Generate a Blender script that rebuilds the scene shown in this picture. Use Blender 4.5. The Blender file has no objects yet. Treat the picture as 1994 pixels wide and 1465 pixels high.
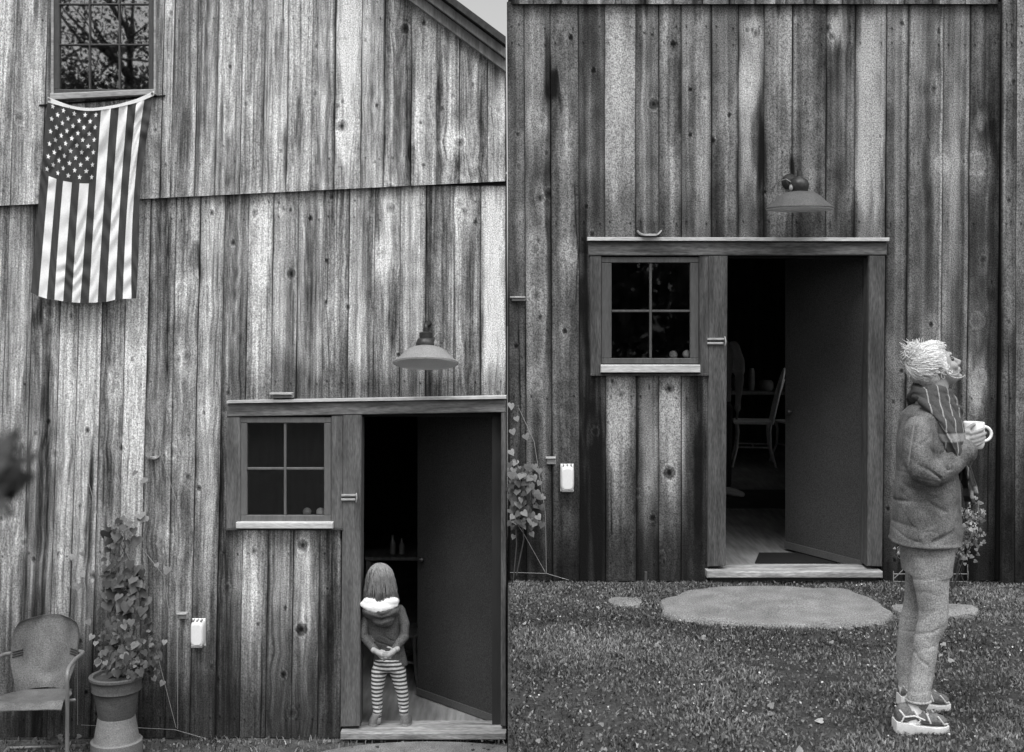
import bpy, math, random
import numpy as np
from mathutils import Vector, Matrix
R = math.radians
random.seed(7)
rng = np.random.default_rng(11)
sc = bpy.context.scene
COL = sc.collection

# ---------------------------------------------------------------- camera, sky, sun, exposure
D0 = 8.0; EYE = 1.8; FPX = 2400.0; CX = 989.0; CY = 595.0
cam_d = bpy.data.cameras.new('camera'); cam = bpy.data.objects.new('camera', cam_d); COL.objects.link(cam)
cam.location = (0, -D0, EYE); cam.rotation_euler = (R(90), 0, 0)
cam_d.sensor_width = 36; cam_d.lens = FPX / 1994 * 36
cam_d.shift_x = (997 - CX) / 1994; cam_d.shift_y = -(732.5 - CY) / 1994
cam_d.clip_start = 0.05; cam_d.clip_end = 500
cam_d.dof.use_dof = True; cam_d.dof.focus_distance = 7.4
cam_d.dof.aperture_fstop = cam_d.lens / 1000 / 0.0075
sc.camera = cam

SUN_EL, SUN_AZ = R(60), R(-35)          # azimuth measured from straight behind the camera, towards its left
world = bpy.data.worlds.new("World"); sc.world = world; world.use_nodes = True
wn = world.node_tree.nodes; wl = world.node_tree.links
bg = wn['Background']
sky = wn.new('ShaderNodeTexSky'); sky.sky_type = 'NISHITA'; sky.sun_disc = False
sky.sun_elevation = SUN_EL; sky.sun_rotation = R(180) + SUN_AZ
sky.air_density = 1.0; sky.dust_density = 4.0; sky.ozone_density = 1.0
bw = wn.new('ShaderNodeRGBToBW')
wl.new(sky.outputs[0], bw.inputs[0]); wl.new(bw.outputs[0], bg.inputs['Color'])
bg.inputs['Strength'].default_value = 0.14
sun_d = bpy.data.lights.new('sun', 'SUN'); sun = bpy.data.objects.new('sun', sun_d); COL.objects.link(sun)
sun_d.energy = 1.35; sun_d.angle = R(22); sun_d.color = (1, 1, 1)
sdir = Vector((math.sin(SUN_AZ) * math.cos(SUN_EL), -math.cos(SUN_AZ) * math.cos(SUN_EL), math.sin(SUN_EL)))
sun.rotation_euler = sdir.to_track_quat('Z', 'Y').to_euler()
sc.view_settings.view_transform = 'Standard'; sc.view_settings.look = 'None'
sc.view_settings.exposure = 0.74; sc.view_settings.gamma = 1

# ---------------------------------------------------------------- helpers
def P(px, py, Y=0.0):
    s = (D0 + Y) / FPX
    return Vector(((px - CX) * s, Y, EYE - (py - CY) * s))
WLOC = {}
def tag(o, label=None, cat=None, group=None, kind=None):
    if label: o['label'] = label
    if cat: o['category'] = cat
    if group: o['group'] = group
    if kind: o['kind'] = kind
    return o
def thing(name, label, cat, loc=(0, 0, 0), group=None):
    o = bpy.data.objects.new(name, None); COL.objects.link(o); o.location = loc
    o.empty_display_size = 0.1
    WLOC[o.name] = Vector(loc)
    return tag(o, label, cat, group)
def link_mesh(name, co, faces, mats, parent=None, origin=None, mi=None, smooth=True, attrs=None):
    """co in WORLD coordinates; parent's location is taken off"""
    base = WLOC[parent.name] if parent is not None else Vector((0, 0, 0))
    if parent is None and origin is not None: base = Vector(origin)
    co = np.asarray(co, dtype=np.float64).reshape(-1, 3) - np.array(base)
    me = bpy.data.meshes.new(name)
    if isinstance(faces, np.ndarray):
        n, k = faces.shape
        me.vertices.add(len(co)); me.vertices.foreach_set('co', co.astype(np.float32).ravel())
        me.loops.add(n * k); me.loops.foreach_set('vertex_index', faces.astype(np.int32).ravel())
        me.polygons.add(n); me.polygons.foreach_set('loop_start', np.arange(0, n * k, k, dtype=np.int32))
        me.update(calc_edges=True)
    else:
        me.from_pydata([tuple(c) for c in co], [], faces)
    if not isinstance(mats, (list, tuple)): mats = [mats]
    for m in mats: me.materials.append(m)
    if mi is not None: me.polygons.foreach_set('material_index', np.asarray(mi, dtype=np.int32))
    me.polygons.foreach_set('use_smooth', np.full(len(me.polygons), bool(smooth)))
    if attrs:
        for an, arr in attrs.items():
            a = me.attributes.new(an, 'FLOAT', 'POINT'); a.data.foreach_set('value', np.asarray(arr, dtype=np.float32).ravel())
    me.update()
    o = bpy.data.objects.new(name, me); COL.objects.link(o)
    if parent is not None:
        o.parent = parent; WLOC[o.name] = base
    else:
        o.location = base; WLOC[o.name] = base
    return o

class MB:
    def __init__(s): s.v = []; s.f = []; s.m = []; s.cm = 0
    def add(s, vs, fs):
        b = len(s.v); s.v.extend([tuple(v) for v in vs]); s.f.extend([tuple(i + b for i in f) for f in fs]); s.m.extend([s.cm] * len(fs)); return s
    def hexa(s, c8):   # 4 bottom/front then 4 top/back
        return s.add(c8, [(0, 3, 2, 1), (4, 5, 6, 7), (0, 1, 5, 4), (1, 2, 6, 5), (2, 3, 7, 6), (3, 0, 4, 7)])
    def box(s, a, b):
        x0, y0, z0 = a; x1, y1, z1 = b
        return s.hexa([(x0, y0, z0), (x1, y0, z0), (x1, y1, z0), (x0, y1, z0), (x0, y0, z1), (x1, y0, z1), (x1, y1, z1), (x0, y1, z1)])
    def bev(s, a, b, r=0.006):  # box with chamfered front edges
        x0, y0, z0 = a; x1, y1, z1 = b
        s.box((x0, y0 + r, z0), (x1, y1, z1))
        s.hexa([(x0 + r, y0, z0 + r), (x1 - r, y0, z0 + r), (x1, y0 + r, z0), (x0, y0 + r, z0), (x0 + r, y0, z1 - r), (x1 - r, y0, z1 - r), (x1, y0 + r, z1), (x0, y0 + r, z1)])
        return s
    def quadpx(s, pts, Y, th, r=0.005):
        """board from 4 photo points tl,tr,br,bl on the plane Y, thickness th towards the back, chamfered"""
        c = sum((P(*p, Y) for p in pts), Vector()) / 4
        fr = [P(*p, Y) for p in pts]
        inn = []
        for p in fr:
            d = c - p; q = p.copy(); q.x += r * (1 if d.x > 0 else -1); q.z += r * (1 if d.z > 0 else -1); inn.append(q)
        mid = [p + Vector((0, r, 0)) for p in fr]; bk = [p + Vector((0, th, 0)) for p in fr]
        v = inn + mid + bk
        f = [(3, 2, 1, 0)]
        for k in range(4):
            n = (k + 1) % 4
            f += [(k, n, 4 + n, 4 + k), (4 + k, 4 + n, 8 + n, 8 + k)]
        f.append((8, 9, 10, 11))
        return s.add(v, f)
    def tube(s, pts, r, seg=10, cap=True, flat=None, up=None):
        pts = [Vector(p) for p in pts]; n = len(pts)
        rad = list(r) if hasattr(r, '__len__') else [r] * n
        T = []
        for i in range(n):
            t = pts[min(i + 1, n - 1)] - pts[max(i - 1, 0)]
            T.append(t.normalized() if t.length > 1e-9 else Vector((0, 0, 1)))
        a = Vector(up) if up else (Vector((0, 0, 1)) if abs(T[0].z) < .9 else Vector((1, 0, 0)))
        N = (a - T[0] * a.dot(T[0])).normalized()
        rings = []
        P_, T_, R_ = list(pts), list(T), list(rad)
        if cap:
            e0, e1 = rad[0], rad[-1]
            P_ = [pts[0] - T[0] * e0 * .95, pts[0] - T[0] * e0 * .7] + P_ + [pts[-1] + T[-1] * e1 * .7, pts[-1] + T[-1] * e1 * .95]
            T_ = [T[0], T[0]] + T_ + [T[-1], T[-1]]
            R_ = [e0 * .3, e0 * .72] + R_ + [e1 * .72, e1 * .3]
        vs = []
        for p, t, rr in zip(P_, T_, R_):
            N = (N - t * N.dot(t))
            N = N.normalized() if N.length > 1e-6 else Vector((1, 0, 0))
            B = t.cross(N)
            for k in range(seg):
                an = 2 * math.pi * k / seg
                fl = flat if flat else 1.0
                vs.append(p + N * (math.cos(an) * rr) + B * (math.sin(an) * rr * fl))
        m = len(P_); fs = []
        for i in range(m - 1):
            for k in range(seg):
                k2 = (k + 1) % seg
                fs.append((i * seg + k, i * seg + k2, (i + 1) * seg + k2, (i + 1) * seg + k))
        fs.append(tuple(range(seg - 1, -1, -1))); fs.append(tuple((m - 1) * seg + k for k in range(seg)))
        return s.add(vs, fs)
    def rings(s, rs, seg=28, pw=2.0):
        """rs: list of (cx,cy,cz,rx,ry[,tiltx]) horizontal elliptical rings, closed"""
        vs = []
        for q in rs:
            cx, cy, cz, rx, ry = q[:5]; tl = q[5] if len(q) > 5 else 0
            for k in range(seg):
                a = 2 * math.pi * k / seg
                c, d = math.cos(a), math.sin(a)
                e = 2 / pw
                x = math.copysign(abs(c) ** e, c) * rx; y = math.copysign(abs(d) ** e, d) * ry
                vs.append((cx + x, cy + y, cz + x * tl))
        m = len(rs); fs = []
        for i in range(m - 1):
            for k in range(seg):
                k2 = (k + 1) % seg
                fs.append((i * seg + k, i * seg + k2, (i + 1) * seg + k2, (i + 1) * seg + k))
        fs.append(tuple(range(seg - 1, -1, -1))); fs.append(tuple((m - 1) * seg + k for k in range(seg)))
        return s.add(vs, fs)
    def ell(s, c, r, seg=16, rg=10, rot=None):
        vs = []; c = Vector(c)
        M = rot if rot is not None else Matrix.Identity(3)
        vs.append(c + M @ Vector((0, 0, -r[2])))
        for i in range(1, rg):
            ph = -math.pi / 2 + math.pi * i / rg
            for k in range(seg):
                a = 2 * math.pi * k / seg
                vs.append(c + M @ Vector((r[0] * math.cos(ph) * math.cos(a), r[1] * math.cos(ph) * math.sin(a), r[2] * math.sin(ph))))
        vs.append(c + M @ Vector((0, 0, r[2])))
        fs = [(0, 1 + (k + 1) % seg, 1 + k) for k in range(seg)]
        for i in range(rg - 2):
            for k in range(seg):
                k2 = (k + 1) % seg
                fs.append((1 + i * seg + k, 1 + i * seg + k2, 1 + (i + 1) * seg + k2, 1 + (i + 1) * seg + k))
        t = len(vs) - 1; b = 1 + (rg - 2) * seg
        fs += [(t, b + k, b + (k + 1) % seg) for k in range(seg)]
        return s.add(vs, fs)
    def lathe(s, c, prof, seg=32, rot=None, close=False):
        vs = []; c = Vector(c); M = rot if rot is not None else Matrix.Identity(3)
        for r, z in prof:
            for k in range(seg):
                a = 2 * math.pi * k / seg
                vs.append(c + M @ Vector((r * math.cos(a), r * math.sin(a), z)))
        n = len(prof); fs = []
        for i in range(n - 1):
            for k in range(seg):
                k2 = (k + 1) % seg
                fs.append((i * seg + k, i * seg + k2, (i + 1) * seg + k2, (i + 1) * seg + k))
        if close: fs.append(tuple(range(seg - 1, -1, -1))); fs.append(tuple((n - 1) * seg + k for k in range(seg)))
        return s.add(vs, fs)
    def build(s, name, mats, parent=None, origin=None, smooth=False, auto=None):
        o = link_mesh(name, s.v, s.f, mats, parent, origin, mi=s.m, smooth=smooth)
        if auto is not None:
            o.data.polygons.foreach_set('use_smooth', np.full(len(o.data.polygons), True))
            o.data.set_sharp_from_angle(angle=R(auto))
        return o

# value noise
def _h(ix, iy, seed):
    n = (ix.astype(np.int64) * 374761393 + iy.astype(np.int64) * 668265263 + int(seed) * 974634777) & 0xFFFFFFFF
    n = ((n ^ (n >> 13)) * 1274126177) & 0xFFFFFFFF
    n = (n ^ (n >> 16)) & 0xFFFFFFFF
    return n / 4294967295.0
def vn(x, y, seed=0):
    x = np.asarray(x, float); y = np.asarray(y, float)
    x, y = np.broadcast_arrays(x, y)
    ix = np.floor(x); iy = np.floor(y); fx = x - ix; fy = y - iy
    fx = fx * fx * (3 - 2 * fx); fy = fy * fy * (3 - 2 * fy)
    a = _h(ix, iy, seed); b = _h(ix + 1, iy, seed); c = _h(ix, iy + 1, seed); d = _h(ix + 1, iy + 1, seed)
    return (a * (1 - fx) + b * fx) * (1 - fy) + (c * (1 - fx) + d * fx) * fy
def sst(a, b, x):
    t = np.clip((x - a) / (b - a), 0, 1); return t * t * (3 - 2 * t)

# ---------------------------------------------------------------- materials (all neutral greys: the photograph is black and white)
def lin(v): return v / 12.92 if v <= .04045 else ((v + .055) / 1.055) ** 2.4
def G(v): return (v, v, v, 1)
def mat(name, g, rough=.8, amt=.25, scale=(60, 60, 60), amt2=.15, scale2=(6, 6, 6), bump=0.0, metal=0.0, spec=.3, distort=0.0, coords='Object'):
    m = bpy.data.materials.new(name); m.use_nodes = True
    nt = m.node_tree; n = nt.nodes; l = nt.links; b = n['Principled BSDF']
    b.inputs['Roughness'].default_value = rough; b.inputs['Metallic'].default_value = metal
    b.inputs['Specular IOR Level'].default_value = spec
    tc = n.new('ShaderNodeTexCoord')
    val = None
    outs = []
    for a, s_, det in ((amt, scale, 3), (amt2, scale2, 4)):
        if a == 0: continue
        mp = n.new('ShaderNodeMapping'); mp.inputs['Scale'].default_value = s_
        l.new(tc.outputs[coords], mp.inputs['Vector'])
        t = n.new('ShaderNodeTexNoise'); t.inputs['Scale'].default_value = 1; t.inputs['Detail'].default_value = det
        t.inputs['Distortion'].default_value = distort
        l.new(mp.outputs[0], t.inputs['Vector'])
        mr = n.new('ShaderNodeMapRange'); mr.inputs['From Min'].default_value = .25; mr.inputs['From Max'].default_value = .75
        mr.inputs['To Min'].default_value = 1 - a; mr.inputs['To Max'].default_value = 1 + a
        l.new(t.outputs['Fac'], mr.inputs['Value']); outs.append(mr.outputs[0])
    cur = None
    for o_ in outs:
        ma = n.new('ShaderNodeMath'); ma.operation = 'MULTIPLY'
        if cur is None: ma.inputs[0].default_value = g
        else: l.new(cur, ma.inputs[0])
        l.new(o_, ma.inputs[1]); cur = ma.outputs[0]
    if cur is not None: l.new(cur, b.inputs['Base Color'])
    else: b.inputs['Base Color'].default_value = G(g)
    if bump and outs:
        bp = n.new('ShaderNodeBump'); bp.inputs['Strength'].default_value = bump; bp.inputs['Distance'].default_value = .004
        l.new(outs[0], bp.inputs['Height']); l.new(bp.outputs[0], b.inputs['Normal'])
    m['_v'] = 1
    return m
def attr_mat(name, attr='tone', k=1.0, rough=.85, grain=.35, gs=(260, 260, 70), g2=.12, gs2=(55, 55, 4), bump=.3):
    """albedo = attribute * fine grain noise"""
    m = bpy.data.materials.new(name); m.use_nodes = True
    nt = m.node_tree; n = nt.nodes; l = nt.links; b = n['Principled BSDF']
    b.inputs['Roughness'].default_value = rough; b.inputs['Specular IOR Level'].default_value = .2
    at = n.new('ShaderNodeAttribute'); at.attribute_name = attr
    tc = n.new('ShaderNodeTexCoord'); cur = at.outputs['Fac']; first = None
    for a, s_ in ((grain, gs), (g2, gs2)):
        if a == 0: continue
        mp = n.new('ShaderNodeMapping'); mp.inputs['Scale'].default_value = s_; l.new(tc.outputs['Object'], mp.inputs['Vector'])
        t = n.new('ShaderNodeTexNoise'); t.inputs['Scale'].default_value = 1; t.inputs['Detail'].default_value = 2
        l.new(mp.outputs[0], t.inputs['Vector'])
        mr = n.new('ShaderNodeMapRange'); mr.inputs['From Min'].default_value = .25; mr.inputs['From Max'].default_value = .75
        mr.inputs['To Min'].default_value = (1 - a) * 1.0; mr.inputs['To Max'].default_value = 1 + a
        l.new(t.outputs['Fac'], mr.inputs['Value'])
        ma = n.new('ShaderNodeMath'); ma.operation = 'MULTIPLY'; l.new(cur, ma.inputs[0]); l.new(mr.outputs[0], ma.inputs[1]); cur = ma.outputs[0]
        if first is None: first = mr.outputs[0]
    ma = n.new('ShaderNodeMath'); ma.operation = 'MULTIPLY'; l.new(cur, ma.inputs[0]); ma.inputs[1].default_value = k
    ma.use_clamp = True
    l.new(ma.outputs[0], b.inputs['Base Color'])
    if bump:
        bp = n.new('ShaderNodeBump'); bp.inputs['Strength'].default_value = bump; bp.inputs['Distance'].default_value = .003
        l.new(first, bp.inputs['Height']); l.new(bp.outputs[0], b.inputs['Normal'])
    return m

KB = 0.86      # albedo that shows as full white under this light
M = {}
M['boards'] = attr_mat('weathered_boards', k=KB, grain=.66, gs=(170, 170, 120), g2=.16, gs2=(90, 90, 4))
M['boards_soft'] = attr_mat('weathered_boards_soft', k=KB, grain=.72, gs=(135, 135, 115), g2=.10, gs2=(40, 40, 5))
def wood(name, tone, vertical=True, amt=.30, amt2=.25, bump=.25):
    amt, amt2 = amt * 1.25, amt2 * 1.7
    s1 = (130, 130, 22) if vertical else (22, 130, 130)
    s2 = (24, 24, 2.5) if vertical else (2.5, 24, 24)
    return mat(name, lin(tone) * KB, .85, amt, s1, amt2, s2, bump, spec=.2)
M['trim_v'] = wood('trim_wood_upright', .40); M['trim_h'] = wood('trim_wood_level', .40, False)
M['trim_h2'] = wood('trim_wood_level_rough', .47, False, .3, .4)
M['trim_light'] = wood('bare_wood_level', .66, False, .25, .2)
M['trim_vd'] = wood('dark_trim_upright', .30); M['sash'] = wood('sash_paint', .42, True, .12, .1, .1)
M['sash_soft'] = wood('sash_paint_worn', .34, True, .15, .12, .1)
M['cap'] = wood('cap_board', .78, False, .2, .15)
M['sill_step'] = wood('threshold_wood', .62, False, .35, .35)
M['step_front'] = wood('threshold_front', .30, False, .2, .2)
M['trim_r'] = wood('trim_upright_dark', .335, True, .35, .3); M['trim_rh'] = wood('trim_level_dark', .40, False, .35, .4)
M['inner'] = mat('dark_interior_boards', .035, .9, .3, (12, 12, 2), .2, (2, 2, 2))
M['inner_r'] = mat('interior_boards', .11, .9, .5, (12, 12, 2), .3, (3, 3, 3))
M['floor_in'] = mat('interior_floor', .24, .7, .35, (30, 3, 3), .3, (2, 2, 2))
M['door'] = mat('door_paint', lin(.30) * KB * .9, .8, .62, (140, 140, 140), .12, (3, 3, 3))
M['door_l'] = mat('door_paint_dark', lin(.27) * KB * .9, .8, .62, (140, 140, 140), .12, (3, 3, 3))
M['door_rail'] = mat('door_edge', lin(.36) * KB, .7, .2, (100, 100, 100), .12, (3, 3, 3))
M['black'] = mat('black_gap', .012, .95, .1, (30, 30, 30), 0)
M['metal_d'] = mat('dark_metal', .035, .45, .3, (80, 80, 80), .2, (10, 10, 10), metal=.3, spec=.5)
M['metal_l'] = mat('pale_metal', .30, .5, .25, (120, 120, 120), .15, (10, 10, 10), metal=.2, spec=.5)
M['shade'] = mat('enamel_shade', lin(.56) * KB, .5, .32, (140, 140, 140), .1, (10, 10, 10), spec=.5)
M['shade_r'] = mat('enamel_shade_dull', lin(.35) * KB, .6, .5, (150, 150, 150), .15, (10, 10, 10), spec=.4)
M['shade_in'] = mat('enamel_white', lin(.99) * KB, .5, .12, (240, 240, 240), .05, (10, 10, 10), spec=.5)
M['white'] = mat('white_plastic', .8, .4, .04, (90, 90, 90), .03, (10, 10, 10), spec=.5)
M['steel'] = mat('painted_steel', lin(.41) * KB, .55, .55, (140, 140, 140), .3, (9, 9, 5), spec=.35)
M['steel_tube'] = mat('painted_steel_tube', lin(.50) * KB, .45, .25, (260, 260, 260), .12, (8, 8, 8), spec=.5)
M['clay_d'] = mat('dark_clay', lin(.36) * KB, .85, .34, (130, 130, 130), .18, (9, 9, 30))
M['clay_l'] = mat('pale_clay', lin(.50) * KB, .85, .36, (130, 130, 130), .15, (9, 9, 30))
M['soil'] = mat('soil', .04, .95, .4, (90, 90, 90), .3, (12, 12, 12), .5)
M['leaf'] = attr_mat('leaf', 'tone', KB, .6, .2, (150, 150, 150), .15, (40, 40, 40), .1)
M['stem'] = mat('stem', .08, .8, .3, (60, 60, 60), .1)
M['string'] = mat('string', .32, .8, .2, (100, 100, 100), 0)
M['stone'] = mat('step_stone', lin(.52) * KB, .95, .75, (130, 130, 130), .3, (7, 7, 7), .5)
M['ground'] = mat('dirt', .075, .95, .55, (70, 70, 70), .4, (9, 9, 9), .6)
M['turf'] = mat('turf_soil', .045, .95, .5, (60, 60, 60), .4, (5, 5, 5), .6)
M['grass'] = attr_mat('grass_blades', 'tone', 1.0, .7, .1, (50, 50, 50), 0, bump=0)
M['roof'] = mat('roof_shingle', .05, .9, .4, (30, 30, 30), .2, (5, 5, 5))
M['rake1'] = wood('rake_board', .50, True, .2, .2); M['rake2'] = wood('rake_board_low', .58, True, .2, .2)
M['egg'] = mat('white_ball', .85, .5, .05, (90, 90, 90), 0)
M['egg2'] = mat('cream_ball', .5, .6, .25, (90, 90, 90), 0)
def glass(name, refl, tint=0.0):
    m = bpy.data.materials.new(name); m.use_nodes = True; n = m.node_tree.nodes; l = m.node_tree.links
    n.remove(n['Principled BSDF']); out = n['Material Output']
    g = n.new('ShaderNodeBsdfGlossy'); g.inputs['Roughness'].default_value = .015; g.inputs['Color'].default_value = G(1)
    t = n.new('ShaderNodeBsdfTransparent'); t.inputs['Color'].default_value = G(.95)
    lw = n.new('ShaderNodeFresnel'); lw.inputs['IOR'].default_value = 1.5
    ad = n.new('ShaderNodeMath'); ad.operation = 'ADD'; ad.inputs[1].default_value = refl; ad.use_clamp = True
    l.new(lw.outputs[0], ad.inputs[0])
    # slight waviness of old panes
    tc = n.new('ShaderNodeTexCoord'); nz = n.new('ShaderNodeTexNoise'); nz.inputs['Scale'].default_value = 5
    l.new(tc.outputs['Object'], nz.inputs['Vector']); bp = n.new('ShaderNodeBump'); bp.inputs['Strength'].default_value = .012; bp.inputs['Distance'].default_value = .01
    l.new(nz.outputs['Fac'], bp.inputs['Height']); l.new(bp.outputs[0], g.inputs['Normal'])
    mx = n.new('ShaderNodeMixShader'); l.new(ad.outputs[0], mx.inputs[0]); l.new(t.outputs[0], mx.inputs[1]); l.new(g.outputs[0], mx.inputs[2])
    l.new(mx.outputs[0], out.inputs['Surface'])
    return m
M['pane_up'] = glass('old_pane_shiny', .19); M['pane'] = glass('old_pane', .0)

# ---------------------------------------------------------------- setting: ground
GL = -1.02     # level in front of the left barn; the right barn stands on a terrace at 0
def sheet(name, x0, x1, y0, y1, z, m, amp=.0, nx=60, ny=40, kind='structure', f=None):
    xs = np.linspace(x0, x1, nx); ys = np.linspace(y0, y1, ny); X, Y = np.meshgrid(xs, ys)
    Z = z + amp * (vn(X * 3, Y * 3, 3) - .5)
    if f is not None: Z = Z + f(X, Y)
    co = np.stack([X, Y, Z], -1).reshape(-1, 3)
    i = np.arange((nx - 1) * (ny - 1)); r_, c_ = i // (nx - 1), i % (nx - 1); a = r_ * nx + c_
    fs = np.stack([a, a + 1, a + nx + 1, a + nx], -1)
    return tag(link_mesh(name, co, fs, m), kind=kind)
sheet('ground', -160, 160, -160, 160, GL - .02, M['ground'], 0, 40, 40)
sheet('dirt_path', -5.6, -.004, -7, .04, GL + .004, M['ground'], .02, 90, 90)
mb = MB(); mb.box((0.0, -12, GL - .06), (9, 0.02, -.03)); tag(mb.build('terrace', M['turf']), kind='structure')
def lawn_f(X, Y): return .03 * (vn(X * 1.3, Y * 1.3, 9) - .5) * sst(-.0, -.6, Y)
sheet('lawn', 0.0, 9, -12, 0.02, 0.0, M['turf'], .012, 220, 260, f=lawn_f)
# ---------------------------------------------------------------- board walls
# knots: x, y, radius, darkness, halo  (in pixels of the left wall)
KL = [(663, 75, 8, .3, .22), (660, 250, 10, .42, .25), (740, 492, 8, .22, .34), (757, 405, 7, .3, .15), (593, 1062, 8, .4, .1), (593, 1225, 9, .5, .22),
      (499, 1072, 5, .25, .05), (577, 1388, 6, .05, .12), (560, 1313, 5, .2, 0), (895, 397, 6, .2, .15), (903, 411, 5, .25, .15), (600, 425, 4, .5, 0),
      (633, 588, 3, .5, .1), (676, 598, 4, .5, .1), (347, 560, 7, .1, .2), (404, 605, 6, .1, .16), (362, 692, 7, .12, .1), (337, 880, 8, .12, .2),
      (336, 1052, 7, .05, .2), (391, 950, 4, .4, .15), (405, 414, 4, .4, .05), (822, 45, 4, .35, 0), (783, 56, 7, .25, 0), (816, 243, 3, .4, 0),
      (894, 294, 8, .25, .3), (943, 110, 3, .4, 0), (972, 214, 5, .15, .1), (866, 290, 6, .1, .15), (607, 182, 5, .2, .15), (240, 872, 4, .45, .1), (172, 838, 4, .5, .1),
      (191, 1120, 5, .35, .25), (110, 883, 5, .15, .2), (160, 985, 4, .2, .1), (57, 1055, 5, .2, .25), (92, 610, 7, .1, .2), (22, 230, 8, .12, .05),
      (425, 291, 2, .6, 0), (134, 614, 4, .3, .05), (225, 750, 6, .1, .12), (448, 473, 4, .5, .1), (633, 507, 3, .5, 0), (563, 533, 7, .25, 0),
      (435, 130, 3, .5, .02), (728, 205, 3, .4, 0), (775, 690, 3, .5, .1), (444, 765, 4, .2, .1), (335, 790, 6, .1, .15), (404, 800, 7, .08, .12),
      (345, 700, 6, .2, .1), (450, 1145, 5, .1, .15), (950, 690, 8, .05, .15), (533, 1265, 5, .05, .1), (22, 990, 5, .1, .1), (490, 415, 5, .3, .1), (545, 405, 2, .5, 0), (560, 409, 2, .5, 0)]
# soft stains / bleached patches: x, y, rx, ry, delta in display tone
BL = [(88, 1080, 13, 420, -.20), (75, 612, 20, 34, -.20), (695, 120, 22, 90, .02), (668, 120, 16, 60, .14), (664, 292, 18, 40, .16), (712, 380, 12, 200, -.05),
      (500, 470, 28, 80, .14), (500, 680, 26, 70, .02), (960, 560, 26, 130, .12), (960, 450, 24, 60, .06), (762, 590, 12, 90, -.20), (735, 520, 18, 50, .12), (603, 520, 16, 110, -.12),
      (912, 560, 10, 170, -.10), (935, 500, 6, 260, -.14), (375, 520, 12, 30, -.22), (345, 590, 26, 50, .06), (210, 800, 12, 140, -.10), (258, 720, 22, 260, .08),
      (213, 960, 10, 90, -.16), (180, 1050, 7, 130, -.22), (180, 930, 6, 60, -.15), (222, 960, 7, 60, -.15), (130, 740, 30, 120, .07), (165, 780, 24, 200, .06), (110, 700, 12, 60, .05),
      (490, 1120, 24, 100, .10), (555, 1180, 16, 110, .08), (594, 1150, 22, 110, .17), (590, 1290, 20, 60, .06), (524, 1160, 9, 160, -.15), (645, 1180, 20, 200, -.22), (453, 1200, 14, 260, -.18),
      (430, 1100, 9, 340, -.16), (432, 900, 7, 120, -.10), (574, 290, 14, 60, -.10), (570, 240, 6, 30, -.16), (549, 310, 5, 60, -.18), (735, 310, 14, 50, -.14), (748, 100, 6, 260, -.14),
      (643, 200, 5, 230, -.14), (852, 220, 6, 160, -.18), (860, 150, 12, 60, -.08), (895, 330, 8, 40, -.15), (885, 110, 12, 110, .06), (800, 330, 8, 30, -.16), (765, 320, 10, 60, -.12), (780, 160, 18, 130, -.07),
      (450, 60, 14, 200, .05), (460, 200, 3, 180, .12), (30, 120, 40, 160, .02), (65, 330, 12, 120, -.08), (60, 230, 3, 160, .10), (350, 280, 14, 60, -.10), (310, 120, 30, 150, .02),
      (828, 640, 6, 30, -.25), (826, 540, 6, 100, -.08), (30, 1130, 12, 100, .04), (62, 880, 16, 120, .04), (15, 850, 24, 50, .06)]
# extra marks of the darker barn, in its own pixels
BR = [(1208, 300, 24, 150, .10), (1208, 130, 24, 60, .08), (1208, 870, 24, 140, .14), (1262, 850, 18, 160, .06), (1310, 860, 20, 150, .20), (1690, 330, 22, 120, .14), (1690, 110, 22, 60, .15), (1540, 150, 9, 130, .14),
      (1458, 170, 13, 60, .18), (1628, 60, 11, 40, .28), (1355, 350, 24, 90, .06), (1831, 500, 2.5, 600, .26), (1881, 500, 3.5, 480, .20), (1918, 250, 20, 60, -.10), (1908, 235, 10, 32, .22), (1912, 600, 22, 300, -.05), (1400, 400, 10, 120, -.12),
      (1485, 380, 8, 220, -.14), (1348, 250, 8, 200, -.14), (1160, 230, 10, 220, -.16), (1068, 160, 9, 70, -.20), (1110, 520, 18, 50, .12), (1905, 745, 20, 46, .18), (1750, 850, 12, 90, .04), (1765, 400, 6, 500, -.10), (1663, 400, 6, 400, -.12), (1610, 200, 8, 160, -.10),
      (1437, 300, 5, 260, -.10), (1720, 450, 5, 300, -.12), (1100, 180, 6, 160, .10), (1055, 120, 8, 90, .08), (1480, 620, 5, 10, 0), (1030, 470, 20, 60, .06), (1040, 900, 16, 120, -.04), (1015, 1085, 28, 50, -.10), (1165, 950, 14, 170, -.14), (1365, 950, 12, 180, -.14), (1270, 1010, 8, 60, -.08)]
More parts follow.
